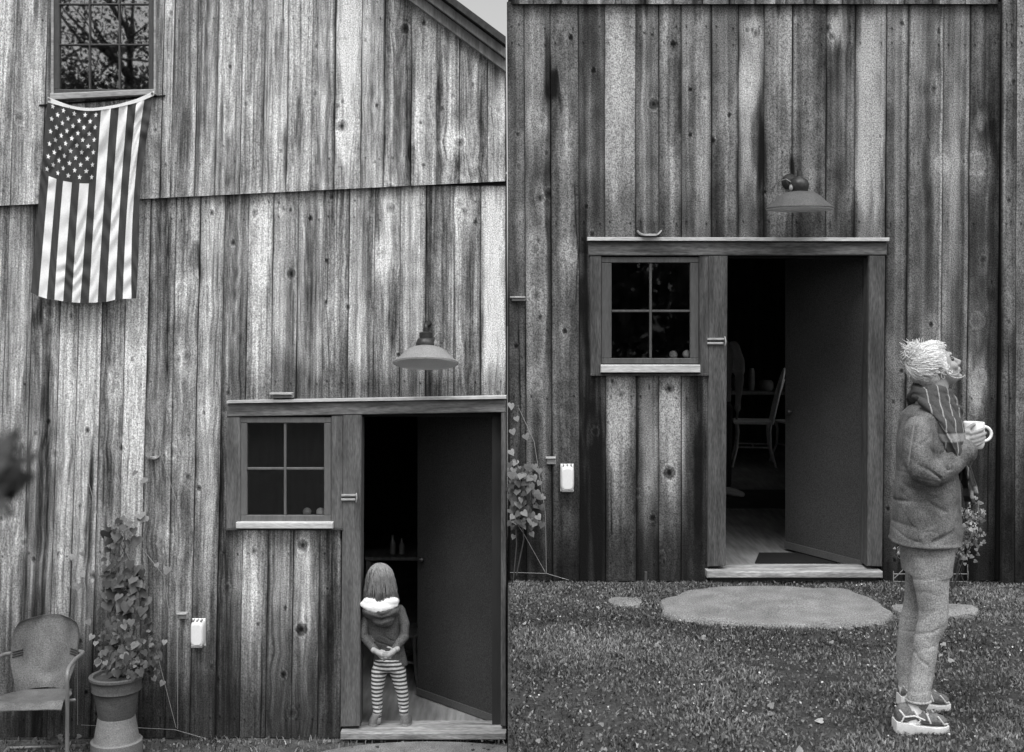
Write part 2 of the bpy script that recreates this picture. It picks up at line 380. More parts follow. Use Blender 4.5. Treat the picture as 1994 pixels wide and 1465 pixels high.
def board_tone(x, y, x0, x1, base, seed, mode, xr=None, yr=None):
    """x,y arrays (left-wall pixels); returns display tone 0..1"""
    kn = KL if mode == 'L' else KL + [(1115, 640, 9, .0, .22), (1195, 810, 5, .1, .1), (1185, 930, 9, .05, .15), (1180, 640, 11, .05, .25), (1190, 1040, 9, .05, .24), (1185, 1100, 8, .05, .2), (1098, 505, 5, .2, .1)]
    w = x1 - x0
    dx = np.zeros_like(x); dark = np.zeros_like(x); halo = np.zeros_like(x)
    for kx, ky, kr, kd, kh in kn:
        if kx < x0 - 3 or kx > x1 + 3: continue
        kr = kr * 1.32; kd = min(.5, kd * 1.15 + .03); kh = kh * 1.15 + .03
        e = np.exp(-((y - ky) / (kr * 4.0)) ** 2)
        dx += (x - kx) / (np.abs(x - kx) + kr) * kr * .75 * e * -1
        d = np.sqrt(((x - kx) / kr) ** 2 + ((y - ky) / (kr * 1.2)) ** 2)
        d = d * (1 + .25 * (vn(x / 4, y / 4, 77) - .5))
        dark += 1.25 * kd * sst(1.08, .8, d) * (.55 + .6 * sst(.55, .15, d)) + .10 * np.exp(-((d - 1.45) / .16) ** 2) + .05 * np.exp(-((d - 1.95) / .16) ** 2) - .07 * np.exp(-((d - 1.2) / .12) ** 2)
        halo += kh * np.exp(-(np.sqrt(((x - kx) / (kr * 1.9)) ** 2 + ((y - ky) / (kr * 3.4)) ** 2)) ** 2)
    # random pin knots
    rs = np.random.default_rng(seed)
    for _ in range(rs.integers(5, 10)):
        kx = rs.uniform(x0 + 4, x1 - 4); ky = rs.uniform(0, 1400); kr = rs.uniform(1.6, 5.2)
        d = np.sqrt(((x - kx) / kr) ** 2 + ((y - ky) / (kr * 1.3)) ** 2)
        dark += rs.uniform(.1, .38) * sst(1.1, .5, d) + .05 * np.exp(-((d - 1.7) / .25) ** 2); halo += .12 * np.exp(-(d / 2.8) ** 2)
    xs = x + dx + 2.2 * (vn(y / 260, x * 0, seed) - .5) * 2
    soft = mode == 'R'
    t = base + (.055 if mode == 'L' else .03) + np.zeros_like(x)
    t += .12 * (vn(xs / 4.2, y / 560, seed + 1) - .5) * 2 * (.6 if soft else 1)
    t += .11 * (vn(xs / 13.0, y / 340, seed + 2) - .5) * 2
    t += .09 * (vn(xs / 26.0, y / 110, seed + 3) - .5) * 2
    t += .05 * (vn(x / 12.0, y / 22, seed + 8) - .5) * 2
    if not soft:
        t += .13 * (vn(xs / 1.9, y / 75, seed + 4) - .5) * 2
        t += .07 * (vn(xs / 1.7, y / 14, seed + 14) - .5) * 2
    # drying cracks and nail heads
    for _ in range(rs.integers(1, 4) if not soft else rs.integers(0, 2)):
        cx_ = rs.uniform(x0 + 5, x1 - 5); cy_ = rs.uniform(0, 1400); cl = rs.uniform(25, 130)
        dark += .22 * sst(1.6, .5, np.abs(xs - cx_ - .012 * (y - cy_))) * sst(1, .75, np.abs(y - cy_) / cl)
    for ny in ((38, 330) if y.max() < 450 else (395, 425, 745, 1080, 1400)):
        for nx_ in (x0 + 9, x1 - 9):
            nyy = ny + rs.uniform(-4, 4); dark += rs.uniform(.1, .45) * sst(2.2, 1.0, np.hypot(x - nx_, y - nyy)) + .07 * sst(2.5, .5, np.abs(x - nx_)) * np.exp(-np.clip(y - nyy, 0, 99) / 14.0) * (y > nyy)
    # cathedral figure: heartwood rising in the middle of the board
    cxm = (x0 + x1) / 2 + 6 * (vn(y / 300, 0 * x, seed + 6) - .5)
    ph = ((x - cxm) / (w * .45)) ** 2 * 3.2 + y / 105.0 + 2 * vn(y / 160, 0 * x, seed + 5)
    t += (.05 if not soft else .02) * np.sin(ph * 6.283) * (vn(y / 300, x / 60, seed + 7) > .45)
    # dark unbleached strip on one edge, wavy inside
    side = rs.random() < .5; ew = (.10 + .32 * vn(y / 210, 0 * x + 3, seed + 9) ** 1.5) * w * (1 if rs.random() < .5 else .15)
    ed = (x - x0) if side else (x1 - x)
    t -= (.13 if mode == 'L' else .12) * sst(2.0, -2.0, ed - ew)
    dm = np.minimum(x - x0, x1 - x)
    t -= (.10 if mode == 'L' else .08) * sst(2.2, 0, dm) + (.015 if mode == 'L' else .035) * sst(7, 0, dm)
    wx = 9 * (vn(x / 10, y / 45, 5) - .5); wy = 60 * (vn(x / 9, y / 60, 6) - .5)
    for bx, by, rx, ry, dl in BL:
        if bx + rx * 2.2 < x0 or bx - rx * 2.2 > x1: continue
        q = np.sqrt(((x + wx * .5 - bx) / rx) ** 2 + ((y + wy - by) / ry) ** 2)
        t += dl * 1.15 * sst(1.35, .65, q)
    if xr is not None:
        for bx, by, rx, ry, dl in BR:
            if bx + rx * 2.2 < xr.min() or bx - rx * 2.2 > xr.max(): continue
            t += dl * 1.1 * sst(1.45, .55, np.sqrt(((xr + wx * .4 - bx) / rx) ** 2 + ((yr + wy - by) / ry) ** 2))
    t += halo
    # damp plus shade painted in towards the ground, ragged upper edge on each board
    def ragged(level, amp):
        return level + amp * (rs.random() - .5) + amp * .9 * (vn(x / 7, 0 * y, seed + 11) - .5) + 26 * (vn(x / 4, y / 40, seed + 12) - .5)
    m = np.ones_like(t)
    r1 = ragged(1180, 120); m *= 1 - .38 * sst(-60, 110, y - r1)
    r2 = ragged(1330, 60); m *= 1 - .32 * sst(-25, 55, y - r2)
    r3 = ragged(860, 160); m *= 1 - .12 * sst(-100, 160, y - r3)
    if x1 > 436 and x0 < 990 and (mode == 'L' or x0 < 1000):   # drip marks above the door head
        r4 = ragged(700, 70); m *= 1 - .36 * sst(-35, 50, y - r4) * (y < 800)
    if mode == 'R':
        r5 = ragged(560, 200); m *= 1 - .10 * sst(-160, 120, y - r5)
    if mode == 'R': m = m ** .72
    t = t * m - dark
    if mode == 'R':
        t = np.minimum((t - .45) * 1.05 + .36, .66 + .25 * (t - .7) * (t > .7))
    return np.clip(t, .055, .93)

def lv(t):  # display tone to linear
    return np.where(t <= .04045, t / 12.92, ((t + .055) / 1.055) ** 2.4)

def board_wall(name, bounds, bases, ytop, ybot, lean, Y, mode, parent, material, holes=(), xy2l=None, seed0=0, stepx=1.7, stepy=4.0, seg=None):
    CO, FA, TO = [], [], []; base_i = 0
    rs = np.random.default_rng(seed0 + 5)
    for bi in range(len(bounds) - 1):
        x0, x1 = bounds[bi] + .45, bounds[bi + 1] - .45
        nx = max(3, int(round((x1 - x0) / stepx)) + 1)
        yy0 = ytop(np.array([x0, x1])).min(); yy1 = ybot
        rows = np.arange(max(yy0, -12), yy1 + stepy, stepy); rows[-1] = yy1
        if yy0 < -12: rows = np.concatenate([np.arange(yy0, -12, 40), rows])
        xs = np.linspace(x0, x1, nx)
        X, Yp = np.meshgrid(xs, rows)
        top = ytop(X); Yp = np.maximum(Yp, top)
        Xl = X + lean(X, Yp) + 1.2 * (vn(Yp / 240, X * 0, seed0 + bi) - .5) * np.where((X == x0) | (X == x1), 1, 1)
        if xy2l is None: tx, ty, tb0, tb1 = X, Yp, x0, x1
        else: tx, ty = xy2l(X, Yp); tb0, tb1 = tx[0, 0], tx[0, -1]
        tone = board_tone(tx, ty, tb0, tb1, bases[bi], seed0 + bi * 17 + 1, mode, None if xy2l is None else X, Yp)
        off = rs.uniform(0, .004)
        cup = rs.uniform(-.003, .003) * (1 - ((X - (x0 + x1) / 2) / ((x1 - x0) / 2)) ** 2)
        Yw = Y - off + cup + .003 * (vn(Yp / 300, 0 * X, bi + 50) - .5)
        s = (D0 + Y) / FPX
        W = np.stack([(Xl - CX) * s, Yw, EYE - (Yp - CY) * s], -1)
        nr = len(rows)
        # side returns
        Lc = W[:, :1].copy(); Lc[..., 1] = Y + .02; Rc = W[:, -1:].copy(); Rc[..., 1] = Y + .02
        W = np.concatenate([Lc, W, Rc], 1); tone = np.concatenate([tone[:, :1] * .6, tone, tone[:, -1:] * .6], 1)
        n2 = nx + 2
        Xc = np.concatenate([X[:, :1], X, X[:, -1:]], 1) + 0; Xc = Xc + lean(Xc, Yp[:, :1] + 0 * Xc)
        Yc = np.concatenate([Yp[:, :1], Yp, Yp[:, -1:]], 1)
        idx = np.arange(nr * n2).reshape(nr, n2)
        a, b, c, d = idx[:-1, :-1], idx[:-1, 1:], idx[1:, 1:], idx[1:, :-1]
        mx = (Xc[:-1, :-1] + Xc[1:, 1:]) / 2; my = (Yc[:-1, :-1] + Yc[1:, 1:]) / 2
        keep = (Yc[1:, :-1] - Yc[:-1, :-1] > 1e-3) | (Yc[1:, 1:] - Yc[:-1, 1:] > 1e-3)
        for hx0, hy0, hx1, hy1 in holes:
            keep &= ~((mx > hx0) & (mx < hx1) & (my > hy0) & (my < hy1))
        f = np.stack([a, d, c, b], -1)[keep]
        # bottom lip
        CO.append(W.reshape(-1, 3)); FA.append(f + base_i); TO.append(lv(tone).ravel()); base_i += nr * n2
        lipf = W[-1].copy(); lipb = lipf.copy(); lipb[:, 1] = Y + .02
        lc = np.concatenate([lipf, lipb]); k = np.arange(n2 - 1)
        hole_b = np.zeros(n2 - 1, bool)
        for hx0, hy0, hx1, hy1 in holes:
            if hy1 >= yy1 - 6: hole_b |= (mx[-1] > hx0) & (mx[-1] < hx1)
        ff = np.stack([k, k + n2, k + n2 + 1, k + 1], -1)[~hole_b] + base_i
        CO.append(lc); FA.append(ff); TO.append(np.full(2 * n2, .03)); base_i += 2 * n2
    co = np.concatenate(CO); fa = np.concatenate(FA)
    used = np.unique(fa); remap = np.zeros(len(co), int); remap[used] = np.arange(len(used))
    return link_mesh(name, co[used], remap[fa], material, parent, smooth=False, attrs={'tone': np.concatenate(TO)[used]})

# ================================================================ LEFT BARN
def leanL(X, Y): return -(985 - X) / 985 * .035 * (Y - 780)
barnL = thing('barn', 'pale weathered barn with a flag hanging under its upper window', 'barn', P(400, 1440, 0))
lapL = lambda x: 401 - x * 48 / 985.0
rake = lambda x: np.where(x > 200, 122 - (985 - x) * .742, 122 - 785 * .742 + (200 - x) * .742 * -1 * -1)
lowb = [-330, -270, -210, -150, -95, -45, 6, 47 + 10, 112, 149, 194, 240, 284, 336, 383, 431, 478, 527, 576, 626, 677, 727, 778, 828, 883, 936, 985]
lowt = [.6, .55, .6, .5, .6, .6, .60, .50, .68, .70, .52, .70, .48, .54, .58, .50, .72, .60, .55, .60, .63, .60, .57, .55, .55, .70]
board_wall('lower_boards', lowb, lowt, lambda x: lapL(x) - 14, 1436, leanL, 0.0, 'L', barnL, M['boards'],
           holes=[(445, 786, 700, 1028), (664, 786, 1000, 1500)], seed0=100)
upb = [-330, -270, -210, -150, -95, -45, 6, 69, 107, 150, 205, 262, 302, 322, 370, 410, 459, 504, 551, 600, 646, 698, 744, 797, 848, 893, 949, 985]
upt = [.6, .55, .6, .5, .6, .6, .60, .50, .6, .55, .6, .55, .58, .50, .58, .62, .55, .64, .60, .60, .64, .60, .56, .60, .56, .58, .66]
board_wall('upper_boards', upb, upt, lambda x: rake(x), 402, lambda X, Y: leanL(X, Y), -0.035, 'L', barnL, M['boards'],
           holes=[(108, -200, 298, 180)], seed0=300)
# hide the ragged lower end of the upper boards with a slanting drip board: rebuild bottom by shear
o_up = [c for c in barnL.children if c.name.startswith('upper_boards')][0]
me = o_up.data; n = len(me.vertices); co = np.empty(n * 3, np.float32); me.vertices.foreach_get('co', co); co = co.reshape(-1, 3)
bx = np.array(WLOC[barnL.name]); s0 = (D0 - .035) / FPX
px = (co[:, 0] + bx[0]) / s0 + CX; py = CY + (EYE - (co[:, 2] + bx[2])) / s0
wgt = np.clip((py - 230) / 172, 0, 1)
py2 = py + wgt * (lapL(px) - 402)
co[:, 2] = EYE - (py2 - CY) * s0 - bx[2]
me.vertices.foreach_set('co', co.ravel()); me.update()
# solid wall behind the boards (with openings), other walls, floor, roof
def wallbox(mb, x0, y0, x1, y1, Ya, Yb):
    a = P(x0, y1, 0); b = P(x1, y0, 0); mb.box((a.x, Ya, a.z), (b.x, Yb, b.z))
mb = MB()
wallbox(mb, -330, 360, 470, 1436, .022, .06); wallbox(mb, 470, 360, 985, 812, .022, .06)
wallbox(mb, 470, 1012, 668, 1436, .022, .06); wallbox(mb, 645, 812, 690, 1436, .0221, .0601); wallbox(mb, 978, 812, 985, 1436, .022, .06)
mb.build('wall_backing', M['black'], barnL)
mb = MB()
wallbox(mb, -330, 178, 985, 362, -.012, .018); wallbox(mb, -330, 60, 112, 178, -.012, .018); wallbox(mb, 296, 60, 900, 178, -.012, .018)
wallbox(mb, -330, -60, 112, 60, -.012, .018); wallbox(mb, 296, -60, 730, 60, -.012, .018); wallbox(mb, -150, -330, 540, -60, -.012, .018)
mb.build('upper_backing', M['black'], barnL)
xl, xr = P(-330, 0).x, P(985, 0).x
mb = MB()
mb.box((xl, .06, GL), (xl + .08, 7, 3.4)); mb.box((xr - .09, .06, GL), (xr - .01, 7, 3.4)); mb.box((xl, 7, GL), (xr, 7.1, 3.4))
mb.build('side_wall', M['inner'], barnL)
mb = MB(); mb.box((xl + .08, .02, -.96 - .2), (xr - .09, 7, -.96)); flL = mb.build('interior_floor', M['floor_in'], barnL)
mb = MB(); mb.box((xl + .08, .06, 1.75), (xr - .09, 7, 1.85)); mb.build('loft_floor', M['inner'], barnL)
# roof: slabs with their gable edge overhanging to the front
mb = MB()
def rk(px, dz, Y):
    p = P(px, float(rake(np.array(float(px)))), 0); p.z += dz; p.y = Y; return p
for (pa, pb) in ((200, 985), (200, -420)):
    a, b = rk(pa, .0, 0), rk(pb, .0, 0)
    lo, hi = .075, .125
    vs = [(a.x, -.20, a.z + lo), (b.x, -.20, b.z + lo), (b.x, 7.3, b.z + lo), (a.x, 7.3, a.z + lo), (a.x, -.20, a.z + hi), (b.x, -.20, b.z + hi), (b.x, 7.3, b.z + hi), (a.x, 7.3, a.z + hi)]
    mb.hexa(vs)
roofL = mb.build('roof', M['roof'], barnL)
def rakeboard(name, z0, z1, Y0, Y1, m):
    mb = MB()
    for pa, pb in ((200, 985), (200, -420)):
        a, b = rk(pa, 0, 0), rk(pb, 0, 0)
        mb.hexa([(a.x, Y0, a.z + z0), (b.x, Y0, b.z + z0), (b.x, Y1, b.z + z0), (a.x, Y1, a.z + z0), (a.x, Y0, a.z + z1), (b.x, Y0, b.z + z1), (b.x, Y1, b.z + z1), (a.x, Y1, a.z + z1)])
    return mb.build(name, m, barnL)
rakeboard('rake_board', .0, .062, -.15, -.10, M['rake1'])
rakeboard('rake_board', -.075, -.005, -.095, -.037, M['rake2'])
# --- trim of the door and window group. dy: top edge slopes slightly as on the building
def trimset(parent, side):
    """side L or R : builds header, cap, casings, window, threshold"""
    if side == 'L':
        T = lambda x, y: (x, y)
        mv, mh, md, ms, mcap = M['trim_v'], M['trim_h2'], M['trim_vd'], M['sash'], M['cap']
        cap = [(441, 781), (986, 771), (986, 776), (441, 786)]
        head = [(441, 787), (985, 777), (985, 803), (441, 812)]
        casL = [(441, 812), (468, 812), (468, 1029), (440, 1030)]
        casR = [(645, 810), (668, 809), (667, 1030), (645, 1029)]
        post = [(668, 808), (704, 807), (701, 1415), (663, 1416)]
        jamb = [(976, 803), (985.5, 803), (985.5, 1415), (975, 1415)]
        sash = (468, 813, 645, 1017); gl = (481, 824, 631, 1004); mx, my = 555, 913
        sill = (459, 1018, 648, 1030); bot = (440, 1029, 667, 1033)
        thr = (663, 1414, 985.5, 1427, 1441)
    else:
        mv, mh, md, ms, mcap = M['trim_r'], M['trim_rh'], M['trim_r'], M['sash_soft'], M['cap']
        cap = [(1144, 462), (1732, 463), (1732, 470), (1144, 469)]
        head = [(1146, 471), (1728, 472), (1727, 497), (1146, 498)]
        casL = [(1148, 498), (1171, 498), (1171, 729), (1150, 730)]
        casR = [(1361, 498), (1380, 498), (1380, 730), (1362, 729)]
        post = [(1380, 498), (1417, 498), (1413, 1103), (1378, 1104)]
        jamb = [(1692, 498), (1724, 498), (1718, 1104), (1688, 1103)]
        sash = (1171, 501, 1361, 709); gl = (1191, 512, 1344, 698); mx, my = 1267, 606
        sill = (1170, 711, 1364, 726); bot = (1150, 728, 1380, 732)
        thr = (1377, 1102, 1719, 1113, 1126)
    Yt = -.035
    df = thing_part = MB().quadpx(head, Yt, .06); df.quadpx(casL, Yt + .006, .055); df.quadpx(casR, Yt + .008, .055)
    frame = MB().quadpx(head, Yt, .058).build('door_header', mh, parent)
    capo = MB().quadpx(cap, Yt - .028, .09, .002).build('drip_cap', mcap, parent)
    MB().quadpx(casL, Yt + .006, .05).build('casing', mv, parent)
    MB().quadpx(casR, Yt + .008, .05).build('casing', mv, parent)
    MB().quadpx(post, Yt + .003, .16).build('door_post', mv, parent)
    MB().quadpx(jamb, Yt + .003, .16).build('door_post', mv, parent)
    MB().quadpx([(bot[0], bot[1]), (bot[2], bot[1]), (bot[2], bot[3]), (bot[0], bot[3])], Yt - .004, .05, .001).build('casing_ledge', M['black'] if False else md, parent)
    # window
    wi = link_mesh_window(parent, sash, gl, mx, my, ms, sill)
    # threshold
    x0, y0, x1, ym, y1 = thr
    a = P(x0, ym, -.09); b = P(x1, ym, -.09); zt = a.z; zb = P(x0, y1, -.09).z
    mb = MB(); mb.bev((a.x, -.095, zb), (b.x, .14, zt), .006)
    mb.build('threshold', M['sill_step'], parent)
    mb = MB(); mb.box((a.x + .03, -.045, zb - (.10 if side == 'L' else .03)), (b.x - (.0 if side == 'L' else .03), .12, zb - .002))
    mb.build('threshold_base', M['step_front'], parent)
    return zt
def link_mesh_window(parent, sash, gl, mx, my, ms, sill, cols=None, rows=None, pane='pane', Y=-.02):
    sx0, sy0, sx1, sy1 = sash; gx0, gy0, gx1, gy1 = gl
    rc = lambda x0, y0, x1, y1: [(x0, y0), (x1, y0), (x1, y1), (x0, y1)]
    mb = MB()
    mb.quadpx(rc(sx0, sy0, sx1, gy0), Y, .045, .004); mb.quadpx(rc(sx0, gy1, sx1, sy1), Y, .045, .004)
    mb.quadpx(rc(sx0, gy0, gx0, gy1), Y + .001, .044, .004); mb.quadpx(rc(gx1, gy0, sx1, gy1), Y + .001, .044, .004)
    mw = 1.5 if cols else 2.3
    w = mb.build('window', ms, parent)
    WLOC[w.name] = WLOC[parent.name]
    mb = MB()
    for c in (cols or [mx]): mb.quadpx(rc(c - mw, gy0, c + mw, gy1), Y + .008, .025, .003)
    for r_ in (rows or [my]):
        cs = [gx0] + list(cols or [mx]) + [gx1]
        for k in range(len(cs) - 1): mb.quadpx(rc(cs[k] + (mw if k else 0), r_ - mw, cs[k + 1] - (mw if k < len(cs) - 2 else 0), r_ + mw), Y + .0075, .025, .003)
    mb.build('muntin', ms, w)
    a = P(gx0, gy1, Y + .022); b = P(gx1, gy0, Y + .022)
    mb = MB(); mb.box((a.x - .01, Y + .022, a.z - .01), (b.x + .01, Y + .026, b.z + .01)); mb.build('pane', M[pane], w)
    if sill:
        mb = MB(); a = P(sill[0], sill[3], -.075); b = P(sill[2], sill[1], -.075)
        mb.bev((a.x, -.075, a.z), (b.x, -.0, b.z), .004); mb.build('sill', M['cap'], w)
    return w
ztL = trimset(barnL, 'L')
# upper window
W = MB()
rc = lambda x0, y0, x1, y1: [(x0, y0), (x1, y0), (x1, y1), (x0, y1)]
upw = link_mesh_window(barnL, (104, -150, 299, 186), (115, -140, 289, 174), 0, 0, M['sash_soft'], None, cols=[174, 232], rows=[87, 8, -66], pane='pane_up', Y=-.055)
mb = MB(); mb.quadpx([(97, 182), (303, 173), (303, 184), (97, 195)], -.085, .06, .004); mb.build('sill', M['trim_light'], upw)
MB().quadpx([(100, -150), (104, -150), (104, 184), (99, 186)], -.062, .04, .001).build('side_casing', M['trim_light'], upw)
MB().quadpx([(299.5, -150), (303.5, -150), (303, 178), (299, 178)], -.062, .04, .001).build('side_casing', M['trim_light'], upw)
mb = MB(); mb.quadpx([(76, 204), (92, 202), (303, 186), (321, 185), (321, 188), (303, 190), (92, 206), (76, 207)][0:1] + [(321, 185), (321, 188), (76, 207)], -.046, .02, .001)
mb.build('drip_strip', M['black'], barnL)
# dark room behind the upper window
mb = MB(); a = P(90, 190, .05); b = P(310, -160, .05); mb.box((a.x - .2, 1.2, a.z - .3), (b.x + .2, 1.3, b.z + .2)); mb.build('loft_wall', M['inner'], barnL)

# door leaf: hinge at the right jamb, swung inwards
def door_leaf(parent, hx, hy_top, fx, Yh, Yf, zb, zt, m, rail):
    a = Vector(((hx - CX) * (D0 + Yh) / FPX, Yh, 0)); b = Vector(((fx - CX) * (D0 + Yf) / FPX, Yf, 0))
    u = (b - a).normalized(); nrm = Vector((-u.y, u.x, 0)) * .042
    if nrm.y < 0: nrm = -nrm
    mb = MB()
    c = [a, b, b + nrm, a + nrm]
    mb.hexa([(p.x, p.y, zb) for p in c] + [(p.x, p.y, zt) for p in c])
    d = mb.build('door', m, parent)
    mb = MB()   # bottom sweep
    a2 = a - nrm * .25; b2 = b - nrm * .25
    c = [a2, b2, b2 + nrm * .24, a2 + nrm * .24]
    mb.hexa([(p.x, p.y, zb + .002) for p in c] + [(p.x, p.y, zb + .05) for p in c])
    mb.build('door_sweep', rail, d)
    for zz in (zb + .25, (zb + zt) / 2 + .1, zt - .25):
        MB().box((a.x - .0, a.y - .022, zz - .05), (a.x + .03, a.y - .004, zz + .05)).build('hinge', M['metal_d'], d)
    mb = MB(); k = a + u * ((b - a).length - .07) - nrm * .6; zz = (zb + zt) / 2 - .05
    mb.lathe((k.x, k.y, zz), [(0.001, -.02), (.02, -.012), (.026, 0), (.02, .012), (0.001, .02)], 12)
    mb.build('handle', M['metal_d'], d)
    return d
door_leaf(barnL, 974, 0, 813, .10, .72, -.955, P(0, 806, .1).z, M['door_l'], M['door_rail'])

# ================================================================ RIGHT BARN
barnR = thing('barn', 'darker weathered barn standing on the lawn with stone slab at its doorway', 'barn', P(1400, 1135, 0))
def r2l(X, Y):
    return 481 + (X - 1190) / 1.015, np.where(Y > 505, 810 + (Y - 505), 810 + (Y - 505) / 1.09)
def leanR(X, Y): return (X - 1300) / 700 * -.012 * (Y - 500)
rb = [989.5, 1023, 1073, 1127, 1178, 1238, 1283, 1327, 1385, 1437, 1487, 1541, 1607, 1663, 1723, 1765, 1834, 1885, 1944]
rt = [.50, .56, .50, .50, .70, .56, .56, .60, .54, .60, .58, .50, .50, .70, .58, .50, .56, .43]
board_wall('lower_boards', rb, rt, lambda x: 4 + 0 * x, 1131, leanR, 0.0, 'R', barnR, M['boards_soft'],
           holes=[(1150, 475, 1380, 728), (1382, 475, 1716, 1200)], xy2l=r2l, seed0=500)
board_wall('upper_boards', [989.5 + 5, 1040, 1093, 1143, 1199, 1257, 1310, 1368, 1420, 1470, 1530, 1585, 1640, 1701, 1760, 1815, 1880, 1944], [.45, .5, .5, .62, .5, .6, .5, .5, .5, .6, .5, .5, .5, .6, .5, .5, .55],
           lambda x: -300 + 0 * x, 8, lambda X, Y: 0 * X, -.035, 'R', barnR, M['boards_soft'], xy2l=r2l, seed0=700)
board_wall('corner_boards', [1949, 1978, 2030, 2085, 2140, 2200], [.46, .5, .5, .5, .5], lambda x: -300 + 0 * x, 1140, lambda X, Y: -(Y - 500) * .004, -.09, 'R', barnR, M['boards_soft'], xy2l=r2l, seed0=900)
mb = MB(); a = P(1949, 1140, 0); b = P(2200, -300, 0); mb.box((a.x, -.068, a.z), (b.x, .02, b.z)); mb.build('corner_post', M['black'], barnR)
mb = MB()
wallbox(mb, 989.5, -300, 2200, 503, .022, .06); wallbox(mb, 989.5, 503, 1173, 1131, .022, .06); wallbox(mb, 1173, 707, 1400, 1131, .022, .06)
wallbox(mb, 1359, 503, 1400, 707, .022, .06); wallbox(mb, 1703, 503, 2200, 1131, .022, .06)
mb.build('wall_backing', M['black'], barnR)
x0, x1 = P(989.5, 0).x, P(2200, 0).x
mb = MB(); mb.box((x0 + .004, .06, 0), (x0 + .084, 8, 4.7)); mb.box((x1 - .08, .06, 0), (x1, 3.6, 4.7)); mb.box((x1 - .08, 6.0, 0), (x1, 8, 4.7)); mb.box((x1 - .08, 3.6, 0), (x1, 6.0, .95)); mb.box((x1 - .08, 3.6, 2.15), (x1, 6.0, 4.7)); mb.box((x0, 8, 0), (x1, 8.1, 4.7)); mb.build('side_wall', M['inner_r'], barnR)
mb = MB(); mb.box((x1 - .10, 3.55, .88), (x1 + .03, 6.05, .95)); mb.box((x1 - .10, 3.55, 2.15), (x1 + .03, 6.05, 2.22)); mb.box((x1 - .09, 3.55, .951), (x1 + .02, 3.63, 2.149)); mb.box((x1 - .09, 5.97, .951), (x1 + .02, 6.05, 2.149)); mb.box((x1 - .06, 4.77, .951), (x1 - .02, 4.83, 2.149))  # added side window, out of view, lets daylight reach the chair inside
added_side_w = mb.build('window', M['sash_soft'], barnR); WLOC[added_side_w.name] = WLOC[barnR.name]
mb = MB(); mb.box((x1 - .045, 3.631, .951), (x1 - .041, 4.769, 2.149)); mb.build('pane', M['pane'], added_side_w); mb = MB(); mb.box((x1 - .045, 4.831, .951), (x1 - .041, 5.969, 2.149)); mb.build('pane', M['pane'], added_side_w)
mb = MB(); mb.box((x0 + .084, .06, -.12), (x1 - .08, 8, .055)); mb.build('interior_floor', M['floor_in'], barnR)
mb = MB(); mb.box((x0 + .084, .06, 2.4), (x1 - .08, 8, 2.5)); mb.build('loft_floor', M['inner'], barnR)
mb = MB()
for s_ in (0, 1):
    ya, yb, za, zb_ = (-.25, 4.05, 4.5, 6.6) if s_ == 0 else (8.35, 4.05, 4.5, 6.6)
    mb.hexa([(x0, ya, za), (x1 + .2, ya, za), (x1 + .2, yb, zb_), (x0, yb, zb_), (x0, ya, za + .07), (x1 + .2, ya, za + .07), (x1 + .2, yb, zb_ + .07), (x0, yb, zb_ + .07)])
mb.build('roof', M['roof'], barnR)
ztR = trimset(barnR, 'R')
door_leaf(barnR, 1682, 0, 1529, .10, .78, .07, P(0, 498, .1).z, M['door'], M['door_rail'])
# ================================================================ FLAG
def interp(tab, u):
    return float(np.interp(u * (len(tab) - 1), np.arange(len(tab)), tab))
fx_t = [93, 108, 123, 138, 153, 168, 183, 197, 216, 232, 249, 266, 282, 300]
fx_m = [80, 95, 110, 123, 140, 155, 173, 187, 205, 221, 237, 252, 264, 278]
fx_b = [60, 75, 91, 106, 123, 140, 156, 173, 190, 207, 224, 239, 256, 267]
fy_t = [191, 197, 203, 208, 211, 212.5, 212.5, 211, 208, 205, 200, 195, 188, 179]
fy_b = [570, 577, 582, 584, 587, 589, 590, 590, 589, 588, 584, 582, 582, 581]
def flag_p(u, v, dz=0.0):
    xt, xm, xb = interp(fx_t, u), interp(fx_m, u), interp(fx_b, u)
    # quadratic through v=0, .385, 1
    a, b = .385, 1.0
    L0 = (v - a) * (v - b) / (a * b); L1 = v * (v - b) / (a * (a - b)); L2 = v * (v - a) / (b * (b - a))
    x = L0 * xt + L1 * xm + L2 * xb
    y = interp(fy_t, u) + v * (interp(fy_b, u) - interp(fy_t, u))
    w = 0
    # drape folds running down from the two pinned corners and across the cloth
    w += .012 * math.sin(u * 9 + v * 2.2) * (.3 + .7 * v)
    for cu, sg in ((0, 1), (1, -1)):
        d = abs(u - cu)
        w += .013 * math.sin(26 * (v * .8 - d * 1.1) + cu * 2) * math.exp(-((v - .12 - d * .35) / .16) ** 2) * math.exp(-(d / .6) ** 2)
    w += .0022 * math.sin(150 * v + 40 * abs(u * 6.5 % 1 - .5) + 16 * float(vn(u * 5, v * 6, 37))) * float(vn(u * 6, v * 8, 38)) + .0085 * math.sin(46 * v + 9 * abs(u * 6.5 % 1 - .5) + 16 * float(vn(u * 3, v * 4, 31))) * (.25 + .9 * float(vn(u * 5, v * 5, 33)))
    w += .010 * (float(vn(u * 5, v * 3, 35)) - .5)
    Y = -.10 - .03 * math.sin(u * math.pi) * (1 - v) - .02 * v + w - dz
    x += 3 * math.sin(v * 9 + 1) * (1 if u > .95 else 0) * v
    return P(x, y, Y)
NU, NV = 78, 130
vs = [flag_p(i / NU, j / NV) for j in range(NV + 1) for i in range(NU + 1)]
fs, mi = [], []
for j in range(NV):
    for i in range(NU):
        a = j * (NU + 1) + i
        fs.append((a, a + NU + 1, a + NU + 2, a + 1))
        st = int(i / NU * 13 + 1e-6); v = (j + .5) / NV
        if v < .385 and st < 7: mi.append(2)
        else: mi.append(0 if st % 2 == 0 else 1)
